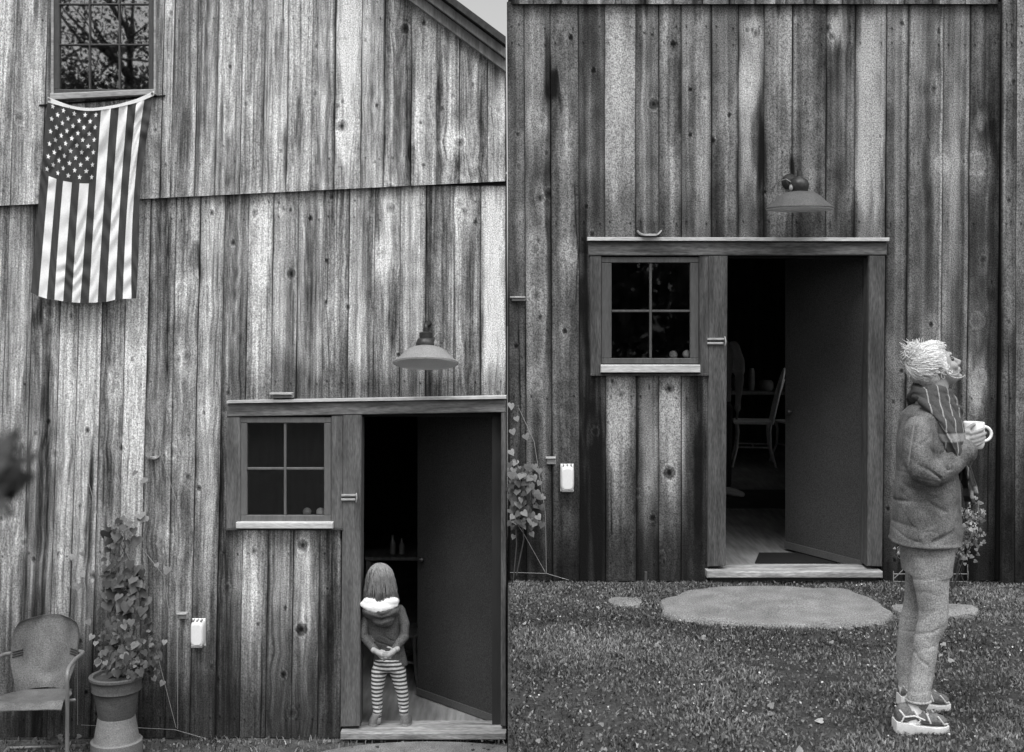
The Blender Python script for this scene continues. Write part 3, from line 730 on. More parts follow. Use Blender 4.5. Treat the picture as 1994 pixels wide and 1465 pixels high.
def cloth_mat(name, g, s=300, amt=.18, rough=.9, bump=.15, trans=0):
    m = mat(name, g, rough, amt, (s, s, s), .08, (12, 12, 12), bump, spec=.15)
    return m
M['f_red'] = cloth_mat('flag_dark_stripe', .062, 160); M['f_white'] = cloth_mat('flag_white', .80, 160, .1); M['f_blue'] = cloth_mat('flag_canton', .058, 160, .22)
stars_v, stars_f = [], []
for i in range(9):
    for j in range(11):
        if (i + j) % 2: continue
        u0 = (i + 1) / 10 * 7 / 13 + .002; v0 = (j + 1) / 12 * .385
        ru, rv = .0225, .0150
        c = len(vs)
        ang0 = math.pi
        vs.append(flag_p(u0, v0, .0035))
        for k in range(10):
            rr = 1 if k % 2 == 0 else .45
            an = ang0 + k * math.pi / 5
            vs.append(flag_p(min(1, max(0, u0 + math.sin(an) * ru * rr)), v0 + math.cos(an) * rv * rr, .0035))
        for k in range(10):
            fs.append((c, c + 1 + k, c + 1 + (k + 1) % 10)); mi.append(1)
flag = link_mesh('flag', vs, fs, [M['f_red'], M['f_white'], M['f_blue']], None, P(93, 190, -.1), mi=mi)
tag(flag, 'American flag hung lengthwise by two corners beneath the upper window', 'flag')
# white heading band with grommets
mb = MB(); N = 40
top = []
for k in range(N + 1):
    u = k / N; p = flag_p(u, 0, .004); h = .012 + .016 * max(0, 1 - u / .22) + .012 * max(0, 1 - (1 - u) / .3)
    top.append((p + Vector((0, 0, .007)), p - Vector((0, 0, h))))
v_ = [q for t in top for q in t]; f_ = [(2 * k, 2 * k + 1, 2 * k + 3, 2 * k + 2) for k in range(N)]
mb.add(v_, f_); mb.build('heading_band', M['f_white'], flag, smooth=True)
for u in (0.012, .985):
    p = flag_p(u, 0, .009) + Vector((0, 0, -.004))
    g = MB(); rot = Matrix.Rotation(R(90), 3, 'X')
    g.lathe(p, [(.004, 0), (.0065, .002), (.010, 0), (.0065, -.002), (.004, 0)], 14, rot); g.build('grommet', M['metal_l'], flag)
    g = MB(); g.tube([p + Vector((0, -.006, 0)), p + Vector((0, .05, 0))], .003, 8); g.build('nail', M['metal_d'], flag)

# ================================================================ LAMPS
def lamp(cx, cy, wpx, Y, tilt, label, side):
    s = (D0 + Y) / FPX; r = wpx / 2 * s; c = P(cx, cy, Y)
    t = thing('barn_lamp', label, 'lamp', tuple(c), 'enamel lamps over the doorways')
    rot = Matrix.Rotation(R(tilt), 3, 'X')
    ms = M['shade'] if side == 'L' else M['shade_r']
    prof = [(r * 1.0, -.002), (r * 1.012, .004), (r * .985, .010), (r * .80, .040), (r * .64, .075), (r * .52, .092), (r * .36, .104), (r * .20, .110), (r * .12, .112)]
    mb = MB(); mb.lathe(c, prof, 48, rot); mb.build('lamp_shade', ms, t, smooth=True)
    mb = MB(); mb.lathe(c, [(a * .985, z - .003) for a, z in prof] + [(0.002, .100)], 48, rot); li = mb.build('shade_lining', M['shade_in'], t, smooth=True)
    mb = MB(); mb.lathe(c, [(.0, .03), (.022, .035), (.03, .055), (.022, .08), (.014, .1)], 20, rot); mb.build('bulb', M['white'], t, smooth=True)
    c2 = c + rot @ Vector((0, 0, .108))
    up = rot @ Vector((0, 0, 1)); up = (up + Vector((0, 0, 1.5))).normalized()
    mb = MB()
    if side == 'L':
        mb.lathe(c2, [(.062, -.002), (.064, .02), (.052, .048), (.042, .054), (.042, .088), (.026, .092), (.018, .095), (.018, .118), (0.001, .12)], 28)
    else:
        mb.lathe(c2, [(.050, -.002), (.055, .02), (.060, .045), (.050, .07), (.026, .088), (.018, .095), (.016, .13), (0.001, .132)], 28)
    mb.build('socket_housing', M['metal_d'], t, auto=40)
    # neck bends back to a box on the wall
    a = c2 + Vector((0, 0, .11 if side == 'L' else .06))
    pts = []
    for k in range(13):
        an = math.pi * k / 12 * .5
        pts.append(a + Vector((0, (1 - math.cos(an)) * .03, math.sin(an) * .03)))
    pts.append(Vector((a.x, -.012, pts[-1].z)))
    mb = MB(); mb.tube([a - Vector((0, 0, .03)), a] + pts[1:], .0115, 12); mb.build('lamp_arm', M['metal_d'], t, smooth=True)
    mb = MB(); rt_ = Matrix.Rotation(R(90), 3, 'X'); mb.lathe(Vector((a.x, -.003, pts[-1].z)), [(0.001, .03), (.012, .028), (.018, .012), (.02, 0)] if side == 'L' else [(0.001, .04), (.03, .036), (.048, .014), (.052, 0)], 24, rt_); mb.build('wall_plate', M['metal_d'], t, auto=40)
    mb = MB()
    sx = 1 if side == 'L' else -1
    q = c2 + Vector((sx * .062, -.035, .02)); mb.ell(q, (.012, .012, .02), 12, 8); mb.ell(q + Vector((0, -.006, .014)), (.006, .005, .006), 8, 6)
    mb.build('pull_switch', M['metal_l'], t, smooth=True)
    # loose wire to the wall
    mb = MB(); b0 = c2 + Vector((sx * .05, .01, .06)); b1 = Vector((b0.x + sx * .05, -.006, b0.z + .0)); mb.tube([b0, b0 + Vector((sx * .02, .05, .025)), b0 + Vector((sx * .045, .12, .02)), b1], .003, 6)
    mb.build('lamp_cord', M['metal_l'], t, smooth=True)
    return t
lamp(829, 708, 127, -.30, -13, 'pale enamel gooseneck lamp with bright underside on the flag barn', 'L')
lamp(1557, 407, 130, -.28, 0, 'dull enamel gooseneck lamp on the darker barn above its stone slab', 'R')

# ================================================================ SMALL THINGS ON THE WALLS
def ledge(cx, cy, w, h, d, name, label, m, curved=False, group=None):
    a = P(cx - w / 2, cy + h / 2, 0); b = P(cx + w / 2, cy - h / 2, 0)
    mb = MB()
    if curved:
        n = 14; vs, fs = [], []
        for k in range(n + 1):
            u = k / n * 2 - 1; z = a.z + (b.z - a.z) * (abs(u) ** 4) * .8; x = (a.x + b.x) / 2 + u * (b.x - a.x) / 2; th = .014 - .006 * abs(u); dd = d * (1 - .35 * u * u)
            for (yy, zz) in ((-dd, z), (0, z), (0, z + th), (-dd, z + th)): vs.append((x, yy, zz))
        for k in range(n):
            for e in range(4): fs.append((4 * k + e, 4 * k + (e + 1) % 4, 4 * k + 4 + (e + 1) % 4, 4 * k + 4 + e))
        fs += [(0, 1, 2, 3), (4 * n + 3, 4 * n + 2, 4 * n + 1, 4 * n)]
        mb.add(vs, fs)
    else:
        mb.bev((a.x, -d, b.z - .012), (b.x, .0, b.z), .003)
        mb.bev((a.x + (b.x - a.x) * .12, -d * .7, a.z), (b.x - .0, -.0, b.z - .014), .003)
    o = mb.build(name, m, None, origin=(a + b) / 2)
    return tag(o, label, {'wall_ledge': 'ledge', 'feeder_tray': 'tray', 'wooden_block': 'block'}[name], group)
ledge(551, 769, 43, 10, .085, 'wall_ledge', 'narrow pale ledge fixed just above the door header of the flag barn', M['trim_light'])
ledge(1263, 455, 46, 12, .10, 'feeder_tray', 'pale shallow tray with upturned ends above the header of the darker barn', M['cap'], True)
ledge(300, 890, 25, 6, .05, 'wall_ledge', 'tiny pale ledge on the boards above the climbing vine', M['trim_light'], True)
ledge(1008, 582, 30, 9, .05, 'wall_ledge', 'small pale ledge at the left edge of the darker barn', M['trim_light'])
ledge(357, 1197, 20, 12, .05, 'wooden_block', 'pale wooden block beside the white outlet cover of the flag barn', M['trim_light'])
ledge(1072, 896, 20, 14, .05, 'wooden_block', 'pale wooden block up left of the white outlet cover on the darker barn', M['trim_light'])
def outlet(cx, cy, label, sc_=1.0):
    c = P(cx, cy, 0); t = thing('outlet_cover', label, 'outlet cover', (c.x, 0, c.z), 'white outlet covers')
    w, h = .045 * sc_, .085 * sc_
    # domed body: stack of rounded rectangles towards the viewer
    n = 9; vs, fs = [], []; seg = 32
    for i in range(n + 1):
        q = i / n; an = q * math.pi / 2; sh = math.cos(an) ** .45 if i < n else .55; yy = -.012 - .062 * math.sin(an)
        if i == n: sh = .45
        for k in range(seg):
            a = 2 * math.pi * k / seg; e = 2 / 5.0
            x = math.copysign(abs(math.cos(a)) ** e, math.cos(a)) * w * (1 - .12 * abs(math.sin(a)) ** 4) * (1 if q < .2 else sh ** .5)
            z = math.copysign(abs(math.sin(a)) ** e, math.sin(a)) * h * (1 if q < .2 else sh ** .35)
            vs.append((c.x + x, yy, c.z + z))
    for i in range(n):
        for k in range(seg):
            k2 = (k + 1) % seg; fs.append((i * seg + k, i * seg + k2, (i + 1) * seg + k2, (i + 1) * seg + k))
    fs.append(tuple(n * seg + k for k in range(seg)))
    mb = MB(); mb.add(vs, fs); mb.build('cover', M['white'], t, auto=50)
    mb = MB(); mb.bev((c.x - w * .95, -.012, c.z - h * 1.05), (c.x + w * .95, 0, c.z + h * 1.05), .004); mb.build('back_plate', M['white'], t)
    mb = MB(); mb.bev((c.x - w * .8, -.072, c.z - h * 1.0), (c.x + w * .8, -.012, c.z - h * .78), .003); mb.build('cord_slot', M['metal_l'], t)
    for sx in (-.55, 0, .55): MB().box((c.x + sx * w - .004, -.062, c.z + h * .93), (c.x + sx * w + .004, -.02, c.z + h * 1.06)).build('hinge_knuckle', M['metal_l'], t)
    return t
outlet(388, 1231, 'white outlet cover right of the potted vine on the flag barn')
outlet(1104, 930, 'white outlet cover below the wooden block on the darker barn')
def latch(cx, cy, label, w=26):
    a = P(cx - w / 2, cy, -.032); b = P(cx + w / 2, cy, -.032)
    t = thing('door_latch', label, 'latch', (a.x, -.032, a.z), 'door latches')
    mb = MB(); mb.bev((a.x, -.045, a.z + .008), (b.x + .01, -.030, a.z + .022), .003); mb.build('hasp', M['trim_light'], t)
    mb = MB(); mb.bev((a.x, -.045, a.z - .020), (b.x + .004, -.030, a.z - .006), .003); mb.build('hasp_plate', M['trim_light'], t)
    mb = MB(); mb.tube([(b.x + .012, -.06, a.z - .025), (b.x + .016, -.062, a.z), (b.x + .012, -.05, a.z + .028)], .005, 8); mb.build('staple', M['metal_l'], t, smooth=True)
latch(678, 969, 'metal hasp on the door post of the flag barn')
latch(1392, 665, 'metal hasp on the door post of the darker barn', 30)
def ball(cx, cy, r, m, label, zpx):
    c = P(cx, cy, .05); mb = MB(); mb.ell(c, (r, r, r * .98), 22, 14)
    tag(mb.build('ball', m, None, origin=c - Vector((0, 0, r)), smooth=True), label, 'ball', 'balls on the inner window sills')
    return c.z - r
r_ = .028
zz = ball(598, 997, r_, M['egg2'], 'greyer left ball inside the lower window of the flag barn', 0); ball(624, 997, r_, M['egg'], 'bright right ball inside the lower window of the flag barn', 0)
z2 = ball(1311, 691, r_, M['egg2'], 'greyer left ball inside the window of the darker barn', 0); ball(1337, 690, r_, M['egg'], 'bright right ball inside the window of the darker barn', 0)
for par, x0_, x1_, z_ in ((barnL, 470, 645, zz), (barnR, 1180, 1355, z2)):
    a = P(x0_, 0, .05); b = P(x1_, 0, .05); MB().bev((a.x, .012, z_ - .02), (b.x, .12, z_ - .001), .003).build('inner_sill', M['trim_light'], par)

# ================================================================ LAWN CHAIR (left)
def lawn_chair():
    cx = P(84, 0, -.42).x - .05; g = GL
    t = thing('lawn_chair', 'metal shell back lawn chair standing left of the potted vine', 'chair', (cx, -.42, g))
    yaw = Matrix.Rotation(R(6), 4, 'Z'); T = Matrix.Translation((cx, -.42, g)) @ yaw
    X = lambda p: T @ Vector(p)
    # back shell: grid u (-1..1) across, v (0..1) up, local -Y is to the front
    nu, nv = 28, 34; th = .006
    def shell(u, v, o=0):
        h = .40 + v * .425
        if v < .62: w = .160 + .045 * sst(0, .5, v)
        else: w = .145 + .060 * (1 - min(1, max(0, (v - .72) / .28)) ** 2.2) ** .5
        w = float(w); h -= .010 * u * u * float(sst(.6, 1, v))
        y = .20 + .13 * v + .02 * v * v - .035 * (1 - u * u) * -1 - .05 * u * u
        # dished lower oval
        d = math.sqrt((u / .80) ** 2 + ((v - .46) / (.38 if v < .46 else .9)) ** 2)
        y += .022 * float(sst(1.05, .72, d))
        y -= .012 * float(sst(.9, 1.0, abs(u))) + .010 * float(sst(.93, 1, v))
        return X((u * w, y + o, h))
    vs, fs = [], []
    for sd in (0, 1):
        for j in range(nv + 1):
            for i in range(nu + 1): vs.append(shell(i / nu * 2 - 1, j / nv * .995, th * sd))
    K = (nu + 1) * (nv + 1)
    for j in range(nv):
        for i in range(nu):
            u = (i + .5) / nu * 2 - 1; v = (j + .5) / nv
            a = j * (nu + 1) + i
            fs.append((a, a + 1, a + nu + 2, a + nu + 1)); fs.append((K + a, K + a + nu + 1, K + a + nu + 2, K + a + 1))
    for j in range(nv):
        for i in (0, nu): a = j * (nu + 1) + i; fs.append((a, a + nu + 1, K + a + nu + 1, K + a))
    for i in range(nu):
        for j in (0, nv): a = j * (nu + 1) + i; fs.append((a, a + 1, K + a + 1, K + a))
    mb = MB(); mb.add(vs, fs); back = mb.build('backrest', M['steel'], t, auto=50)
    for sx in (-1, 1):     # three pressed slots each side
        for k in range(3):
            a = shell(sx * .72, .475 + k * .033, -.0035); b = shell(sx * .95, .475 + k * .033, -.0035)
            MB().tube([a, a.lerp(b, .5) + (shell(sx * .84, .475 + k * .033, -.0035) - a.lerp(b, .5)), b], .0042, 8).build('slot', M['metal_d'], back, smooth=True)
    # seat pan
    vs, fs = [], []; nu, nv = 22, 20
    for sd in (0, 1):
        for j in range(nv + 1):
            v = j / nv
            for i in range(nu + 1):
                u = i / nu * 2 - 1
                w = .175 + .045 * sst(0, .5, v)
                z = .400 + .062 * v - .02 * (1 - u * u) * math.sin(v * math.pi) * 1.2 - .045 * float(sst(.86, 1, v)) - .006 * abs(u) ** 6
                vs.append(X((u * float(w), .20 - .46 * v, z - .005 * sd)))
    K = (nu + 1) * (nv + 1)
    for j in range(nv):
        for i in range(nu): a = j * (nu + 1) + i; fs += [(a, a + nu + 1, a + nu + 2, a + 1), (K + a, K + a + 1, K + a + nu + 2, K + a + nu + 1)]
    for j in range(nv):
        for i in (0, nu): a = j * (nu + 1) + i; fs.append((a, a + nu + 1, K + a + nu + 1, K + a))
    for i in range(nu):
        for j in (0, nv): a = j * (nu + 1) + i; fs.append((a, a + 1, K + a + 1, K + a))
    mb = MB(); mb.add(vs, fs); mb.build('seat', M['steel'], t, auto=50)
    for sx in (-1, 1):
        x = sx * .245
        pts = [(sx * .205, .24, .62), (x, .18, .625), (x, .0, .64), (x, -.13, .64), (x, -.19, .628), (x, -.222, .59), (x, -.215, .50), (x * .97, -.19, .35), (x * .95, -.17, .15), (x * .95, -.17, .04), (x * .95, -.14, .014), (x * .95, 0, .012), (x * .95, .26, .012)]
        # smooth
        P3 = [Vector(p) for p in pts]; out = []
        for k in range(len(P3) - 1):
            p0, p1, p2, p3 = P3[max(k - 1, 0)], P3[k], P3[k + 1], P3[min(k + 2, len(P3) - 1)]
            for q in range(5):
                s_ = q / 5; out.append(.5 * ((2 * p1) + (-p0 + p2) * s_ + (2 * p0 - 5 * p1 + 4 * p2 - p3) * s_ ** 2 + (-p0 + 3 * p1 - 3 * p2 + p3) * s_ ** 3))
        out.append(P3[-1])
        mb = MB(); mb.tube([X(p) for p in out], .0125, 12); mb.build('arm_and_leg_tube', M['steel_tube'], t, smooth=True)
    mb = MB(); mb.tube([X((-.235, .0, .385)), X((.235, .0, .385))], .010, 10); mb.build('crossbar', M['steel_tube'], t, smooth=True)
    mb = MB(); mb.tube([X((-.235, .26, .012)), X((.235, .26, .012))], .011, 10); mb.build('crossbar', M['steel_tube'], t, smooth=True)
lawn_chair()

# ================================================================ LEAVES
def leaf(mb, tones, c, size, nrm, tip, tone, curl=.25):
    """heart-shaped leaf"""
    nrm = Vector(nrm).normalized(); tip = Vector(tip); tip = (tip - nrm * tip.dot(nrm)).normalized(); sd = nrm.cross(tip)
    out = [(0, -.30), (.22, -.46), (.44, -.40), (.52, -.16), (.40, .14), (.20, .42), (0, .68)]
    L = [(x, y) for x, y in out]; n = len(L)
    v0 = [Vector(c) + tip * (y * size) - nrm * (.10 * size if k in (0,) else 0) - nrm * (curl * size * (y * y * .5)) for k, (x, y) in enumerate([(0, -.30), (0, -.1), (0, .2), (0, .45), (0, .68)])]
    vs = list(v0); 
    rt = [Vector(c) + sd * (x * size) + tip * (y * size) - nrm * (curl * size * (x * x * 1.6 + y * y * .5)) for x, y in out[1:-1]]
    lf = [Vector(c) - sd * (x * size) + tip * (y * size) - nrm * (curl * size * (x * x * 1.6 + y * y * .5)) for x, y in out[1:-1]]
    vs += rt + lf; r0 = 5; l0 = 10
    fs = [(0, r0, r0 + 1, 1), (1, r0 + 1, r0 + 2, 2) , (2, r0 + 2, r0 + 3, 3), (3, r0 + 3, r0 + 4, 4)]
    fs += [(l0, 0, 1, l0 + 1), (l0 + 1, 1, 2, l0 + 2), (l0 + 2, 2, 3, l0 + 3), (l0 + 3, 3, 4, l0 + 4)]
    mb.add(vs, fs); tones.extend([tone * .85] * 5 + [tone * random.uniform(.9, 1.1)] * 10)
def leafset(name, items, m, parent):
    mb = MB(); tn = []
    for it in items: leaf(mb, tn, *it)
    return link_mesh(name, mb.v, mb.f, m, parent, smooth=True, attrs={'tone': tn})
def build_pot():
    cx, Y = P(227, 0, -.32).x, -.32; z = GL
    t = thing('potted_vine', 'heart leaved vine climbing the boards from a clay pot stacked on an upturned pot', 'plant', (cx, Y, z))
    s = (D0 + Y) / FPX
    r = lambda w: w / 2 * s
    zr = P(0, 1316, Y).z
    mb = MB()
    prof = [(0.01, zr - .03), (r(86), zr - .03), (r(88), zr + .004), (r(97), zr + .010), (r(104), zr + .004), (r(104), zr - .010), (r(96), zr - .016), (r(93), zr - .075), (r(94), zr - .085), (r(90), zr - .092), (r(84), zr - .092), (r(80), zr - .14), (r(71), zr - .235), (r(69), zr - .25), (.01, zr - .25)]
    mb.lathe((cx, Y, 0), prof, 40); mb.build('clay_pot', M['clay_d'], t, auto=35)
    mb = MB(); zb = zr - .2505
    mb.lathe((cx, Y, 0), [(.01, zb), (r(70), zb), (r(72), zb - .01), (r(85), zb - .135), (r(88), zb - .145), (r(98), zb - .15), (r(98), z + .0), (.01, z)], 40); mb.build('upturned_pot', M['clay_l'], t, auto=35)
    mb = MB(); mb.lathe((cx, Y, 0), [(.001, zr - .008), (r(50), zr - .006), (r(86), zr - .014)], 24); mb.build('potting_soil', M['soil'], t)
    # strings of the trellis
    mb = MB()
    a = lambda x, y, Y=-.03: P(x, y, Y)
    for pts in ([(158, 1412), (340, 1421)], [(340, 1421), (405, 1440)], [(151, 1200), (151, 1412)], [(288, 810), (345, 980), (346, 1420)], [(300, 1250), (343, 1418)], [(170, 930), (205, 1060), (235, 1200)], [(262, 1050), (318, 1120), (330, 1200)], [(215, 870), (262, 1050)]):
        mb.tube([a(x, y) for x, y in pts], .0017, 5, cap=False)
    mb.build('string_trellis', M['string'], t)
    # stems
    mb = MB()
    for k in range(5):
        x = cx + (k - 2) * .02; pts = [(x, Y, zr)]
        for q in range(1, 12):
            yy = 1300 - q * 26 * (1 if k < 3 else .6); w = 14 * math.sin(q * 1.3 + k * 2)
            pts.append(P(238 + w + (k - 2) * 6, yy, -.30 + min(q * .06, .25)))
        mb.tube(pts, [.005] * 6 + [.0025] * 6, 6)
    mb.build('stem', M['stem'], t, smooth=True)
    env = [(935, 226, 272, .2), (960, 250, 292, .25), (1000, 240, 285, .3), (1025, 208, 272, .9), (1060, 205, 268, .6), (1100, 200, 275, .8), (1130, 195, 285, .9), (1160, 200, 285, .9), (1195, 210, 292, .9), (1230, 195, 298, 1), (1255, 192, 306, 1), (1280, 186, 314, 1), (1305, 190, 325, 1), (1325, 195, 268, .5)]
    it = []
    rs = np.random.default_rng(21)
    n = 0
    while n < 340:
        k = rs.integers(0, len(env) - 1); f = rs.random()
        y = env[k][0] * (1 - f) + env[k + 1][0] * f; xa = env[k][1] * (1 - f) + env[k + 1][1] * f; xb = env[k][2] * (1 - f) + env[k + 1][2] * f
        den = env[k][3] * (.28 + .8 * min(1, max(0, (y - 1060) / 180)))
        if rs.random() > den: continue
        x = rs.uniform(xa, xb); n += 1
        mid = 1 - abs((x - (xa + xb) / 2) / ((xb - xa) / 2)) ** 2
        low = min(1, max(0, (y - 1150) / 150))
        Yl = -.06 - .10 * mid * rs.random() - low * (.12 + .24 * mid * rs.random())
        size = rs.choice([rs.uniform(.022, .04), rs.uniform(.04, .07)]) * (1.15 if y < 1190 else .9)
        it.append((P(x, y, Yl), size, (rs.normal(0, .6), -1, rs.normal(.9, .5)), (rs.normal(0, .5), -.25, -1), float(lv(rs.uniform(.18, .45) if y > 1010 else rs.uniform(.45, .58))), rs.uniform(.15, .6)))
    for x, y in [(140, 1083), (160, 1078), (145, 1140), (133, 1146), (152, 1142), (160, 1118), (172, 1211), (178, 1240), (186, 1252), (190, 1290), (320, 1250), (305, 1100), (310, 1060), (325, 1110), (314, 1042), (316, 1330), (300, 1320), (290, 885), (262, 920), (280, 935)]:
        it.append((P(x, y, -.06), rs.uniform(.034, .052), (rs.normal(0, .3), -1, rs.normal(.7, .2)), (rs.normal(0, .5), -.2, -1), float(lv(rs.uniform(.42, .58))), .4))
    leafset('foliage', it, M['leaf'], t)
build_pot()
def vine_right():
    t = thing('climbing_vine', 'leafy vine hanging at the left corner of the darker barn above the lawn', 'plant', (.10, -.05, 0))
    mb = MB()
    for pts in ([(993, 1000), (1020, 1040), (1062, 1115)], [(993, 1115), (1064, 1117)], [(1064, 1117), (1108, 1130)], [(1008, 790), (1040, 860), (1062, 1000), (1064, 1117)]):
        mb.tube([P(x, y, -.02) for x, y in pts], .0017, 5, cap=False)
    mb.build('string_trellis', M['string'], t)
    mb = MB(); mb.tube([P(1000, 1128, -.08), P(1006, 1060, -.07), P(1003, 1000, -.07), P(1010, 930, -.06), P(1001, 860, -.05), P(1010, 790, -.04)], .004, 6)
    mb.tube([P(1006, 1120, -.09), P(1020, 1050, -.09), P(1012, 960, -.09), P(1030, 920, -.05)], .004, 6); mb.build('stem', M['stem'], t, smooth=True)
    it = []; rs = np.random.default_rng(4)
    for _ in range(95):
        y = rs.uniform(905, 1028); x = 992 + abs(rs.normal(0, 1)) * (16 + 26 * sst(860, 1000, y))
        if x > 1056: continue
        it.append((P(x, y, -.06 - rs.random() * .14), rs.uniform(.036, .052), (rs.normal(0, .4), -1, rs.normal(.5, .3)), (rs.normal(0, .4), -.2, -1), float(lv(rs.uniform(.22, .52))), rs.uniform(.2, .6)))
    for x, y in [(996, 880), (1003, 900), (994, 915), (1010, 912), (998, 840), (1006, 815), (996, 790), (1040, 930), (1050, 940), (1056, 968), (1045, 985), (1036, 1040), (1000, 1045), (1024, 850)]:
        it.append((P(x, y, -.06), rs.uniform(.034, .048), (rs.normal(0, .3), -1, .5), (rs.normal(0, .5), -.2, -1), float(lv(rs.uniform(.42, .58))), .4))
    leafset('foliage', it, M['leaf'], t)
vine_right()
def flower_bush():
    Y = -.22
    c = P(1815, 1140, Y)
    t = thing('flowering_bush', 'bushy plant with pale flower heads at the barn wall behind the woman', 'plant', (c.x, Y, 0.0))
    rs = np.random.default_rng(8); mb = MB()
    tips = []
    for k in range(46):
        if k < 30: x, y = rs.uniform(1745, 1890), rs.uniform(1045, 1098)
        else: x, y = rs.uniform(1870, 1908), rs.uniform(985, 1060)
        tips.append((x, y)); b = Vector((c.x + rs.normal(0, .09), Y + rs.normal(0, .03), 0.0)); e = P(x, y, Y + rs.normal(0, .05)); m_ = b.lerp(e, .5) + Vector((0, 0, .03))
        mb.tube([b, m_, e], .0028, 5)
    mb.build('stem', M['stem'], t, smooth=True)
    it = []
    for x, y in tips:
        for _ in range(9):
            it.append((P(x + rs.normal(0, 9), y + rs.normal(0, 9), Y + rs.normal(0, .05)), rs.uniform(.014, .03), (rs.normal(0, .6), -1, rs.normal(.5, .4)), (rs.normal(0, .8), -.3, -.5), float(lv(rs.uniform(.3, .62))), .4))
    leafset('foliage', it, M['leaf'], t)
    for cx_, cy_, n_ in ((1894, 1003, 120), (1890, 1030, 150), (1760, 1075, 60)):
        it = []
        for _ in range(n_):
            v = Vector(rs.normal(0, 1, 3)).normalized(); p = P(cx_, cy_, Y) + Vector((v.x * .045, v.y * .045, v.z * .055))
            it.append((p, rs.uniform(.010, .016), v, (rs.normal(), rs.normal(), rs.normal()), float(lv(rs.uniform(.6, .85))), .2))
        leafset('flower_head', it, M['leaf'], t)
flower_bush()
# wire guard by the wall and stake, stones
mb = MB()
for x0_, x1_ in ((1740, 1775), (1855, 1885)):
    for yy in (1118, 1133): mb.tube([P(x0_, yy, -.05), P(x1_, yy, -.05)], .003, 6)
    for xx in (x0_, x1_): mb.tube([P(xx, 1113, -.05), P(xx, 1133, -.05)], .003, 6)
    if x0_ == 1740: mb.tube([P(1742, 1126, -.05), P(1762, 1106, -.05)], .003, 6)
    else: mb.tube([P(1885, 1133, -.05), P(1884, 1100, -.05)], .003, 6)
mb.tube([P(1775, 1133, -.05), P(1855, 1133, -.05)], .003, 6)
tag(mb.build('wire_guard', M['string'], None, origin=P(1740, 1135, -.05)), 'thin bent wire guard at the foot of the wall behind the woman', 'wire guard')
mb = MB(); a = P(1255, 1168, -.27); mb.bev((a.x, -.28, -.02), (a.x + .016, -.26, .13), .003)
tag(mb.build('stake', M['trim_vd'], None, origin=(a.x, -.27, 0)), 'short dark wooden stake in the grass below the window', 'stake')
def stone(px0, px1, y_far, y_near, label, h=.03, seed=0, flat=False, m=None):
    d0, d1 = FPX * (EYE - h) / (y_far - CY), FPX * (EYE - h) / (y_near - CY)
    Ya, Yb = d0 - D0, d1 - D0; yc = (Ya + Yb) / 2; ry = abs(Ya - Yb) / 2
    s = (D0 + yc) / FPX; x0_, x1_ = (px0 - CX) * s, (px1 - CX) * s; xc = (x0_ + x1_) / 2; rx = (x1_ - x0_) / 2
    seg = 64; vs = []; rs_ = []
    for q, zz in ((1.02, -.03), (1.0, h * .6), (.985, h * .92), (.95, h), (.6, h + .002), (.25, h + .003)):
        for k in range(seg):
            a = 2 * math.pi * k / seg; w = 1 + .13 * (float(vn(math.cos(a) * 2.3 + 5, math.sin(a) * 2.3 + 5, seed)) - .5) * 2 + .05 * (float(vn(math.cos(a) * 7 + 15, math.sin(a) * 7 + 9, seed)) - .5)
            e = 2 / 2.6
            vs.append((xc + math.copysign(abs(math.cos(a)) ** e, math.cos(a)) * rx * q * w, yc + math.copysign(abs(math.sin(a)) ** e, math.sin(a)) * ry * q * w, zz + .004 * float(vn(math.cos(a) * q * 4, math.sin(a) * q * 4, seed + 2))))
    fs = []
    for i in range(5):
        for k in range(seg): k2 = (k + 1) % seg; fs.append((i * seg + k, i * seg + k2, (i + 1) * seg + k2, (i + 1) * seg + k))
    fs.append(tuple(5 * seg + k for k in range(seg)))
    mb = MB(); mb.add(vs, fs)
    return tag(mb.build('stepping_stone', m or M['stone'], None, origin=(xc, yc, 0), auto=40), label, 'stone', 'flat stones at the barn')
SL = stone(1290, 1722, 1139, 1216, 'large rounded stone slab below the threshold of the darker barn', .035, 3)
stone(1186, 1250, 1163, 1180, 'small flat stone near the wooden stake', .02, 5)
stone(1745, 1905, 1174, 1199, 'pale oblong stone in the grass behind the woman', .03, 7)
# step stone of the left barn, seen as a rim at the lower edge
mb = MB()
vs = []; seg = 60; xc = P(830, 0, -.45).x
for q, zz in ((1.0, GL - .02), (1.0, GL + .012), (.97, GL + .022), (.5, GL + .025)):
    for k in range(seg):
        a = 2 * math.pi * k / seg; vs.append((min(xc + math.cos(a) * .78 * q, -.006), -.44 + math.sin(a) * .36 * q, zz))
fs = [(i * seg + k, i * seg + (k + 1) % seg, (i + 1) * seg + (k + 1) % seg, (i + 1) * seg + k) for i in range(3) for k in range(seg)] + [tuple(3 * seg + k for k in range(seg))]
mb.add(vs, fs); tag(mb.build('stepping_stone', M['stone'], None, origin=(xc, -.44, GL), auto=40), 'stone slab on the dirt below the threshold of the flag barn', 'stone', 'flat stones at the barn')

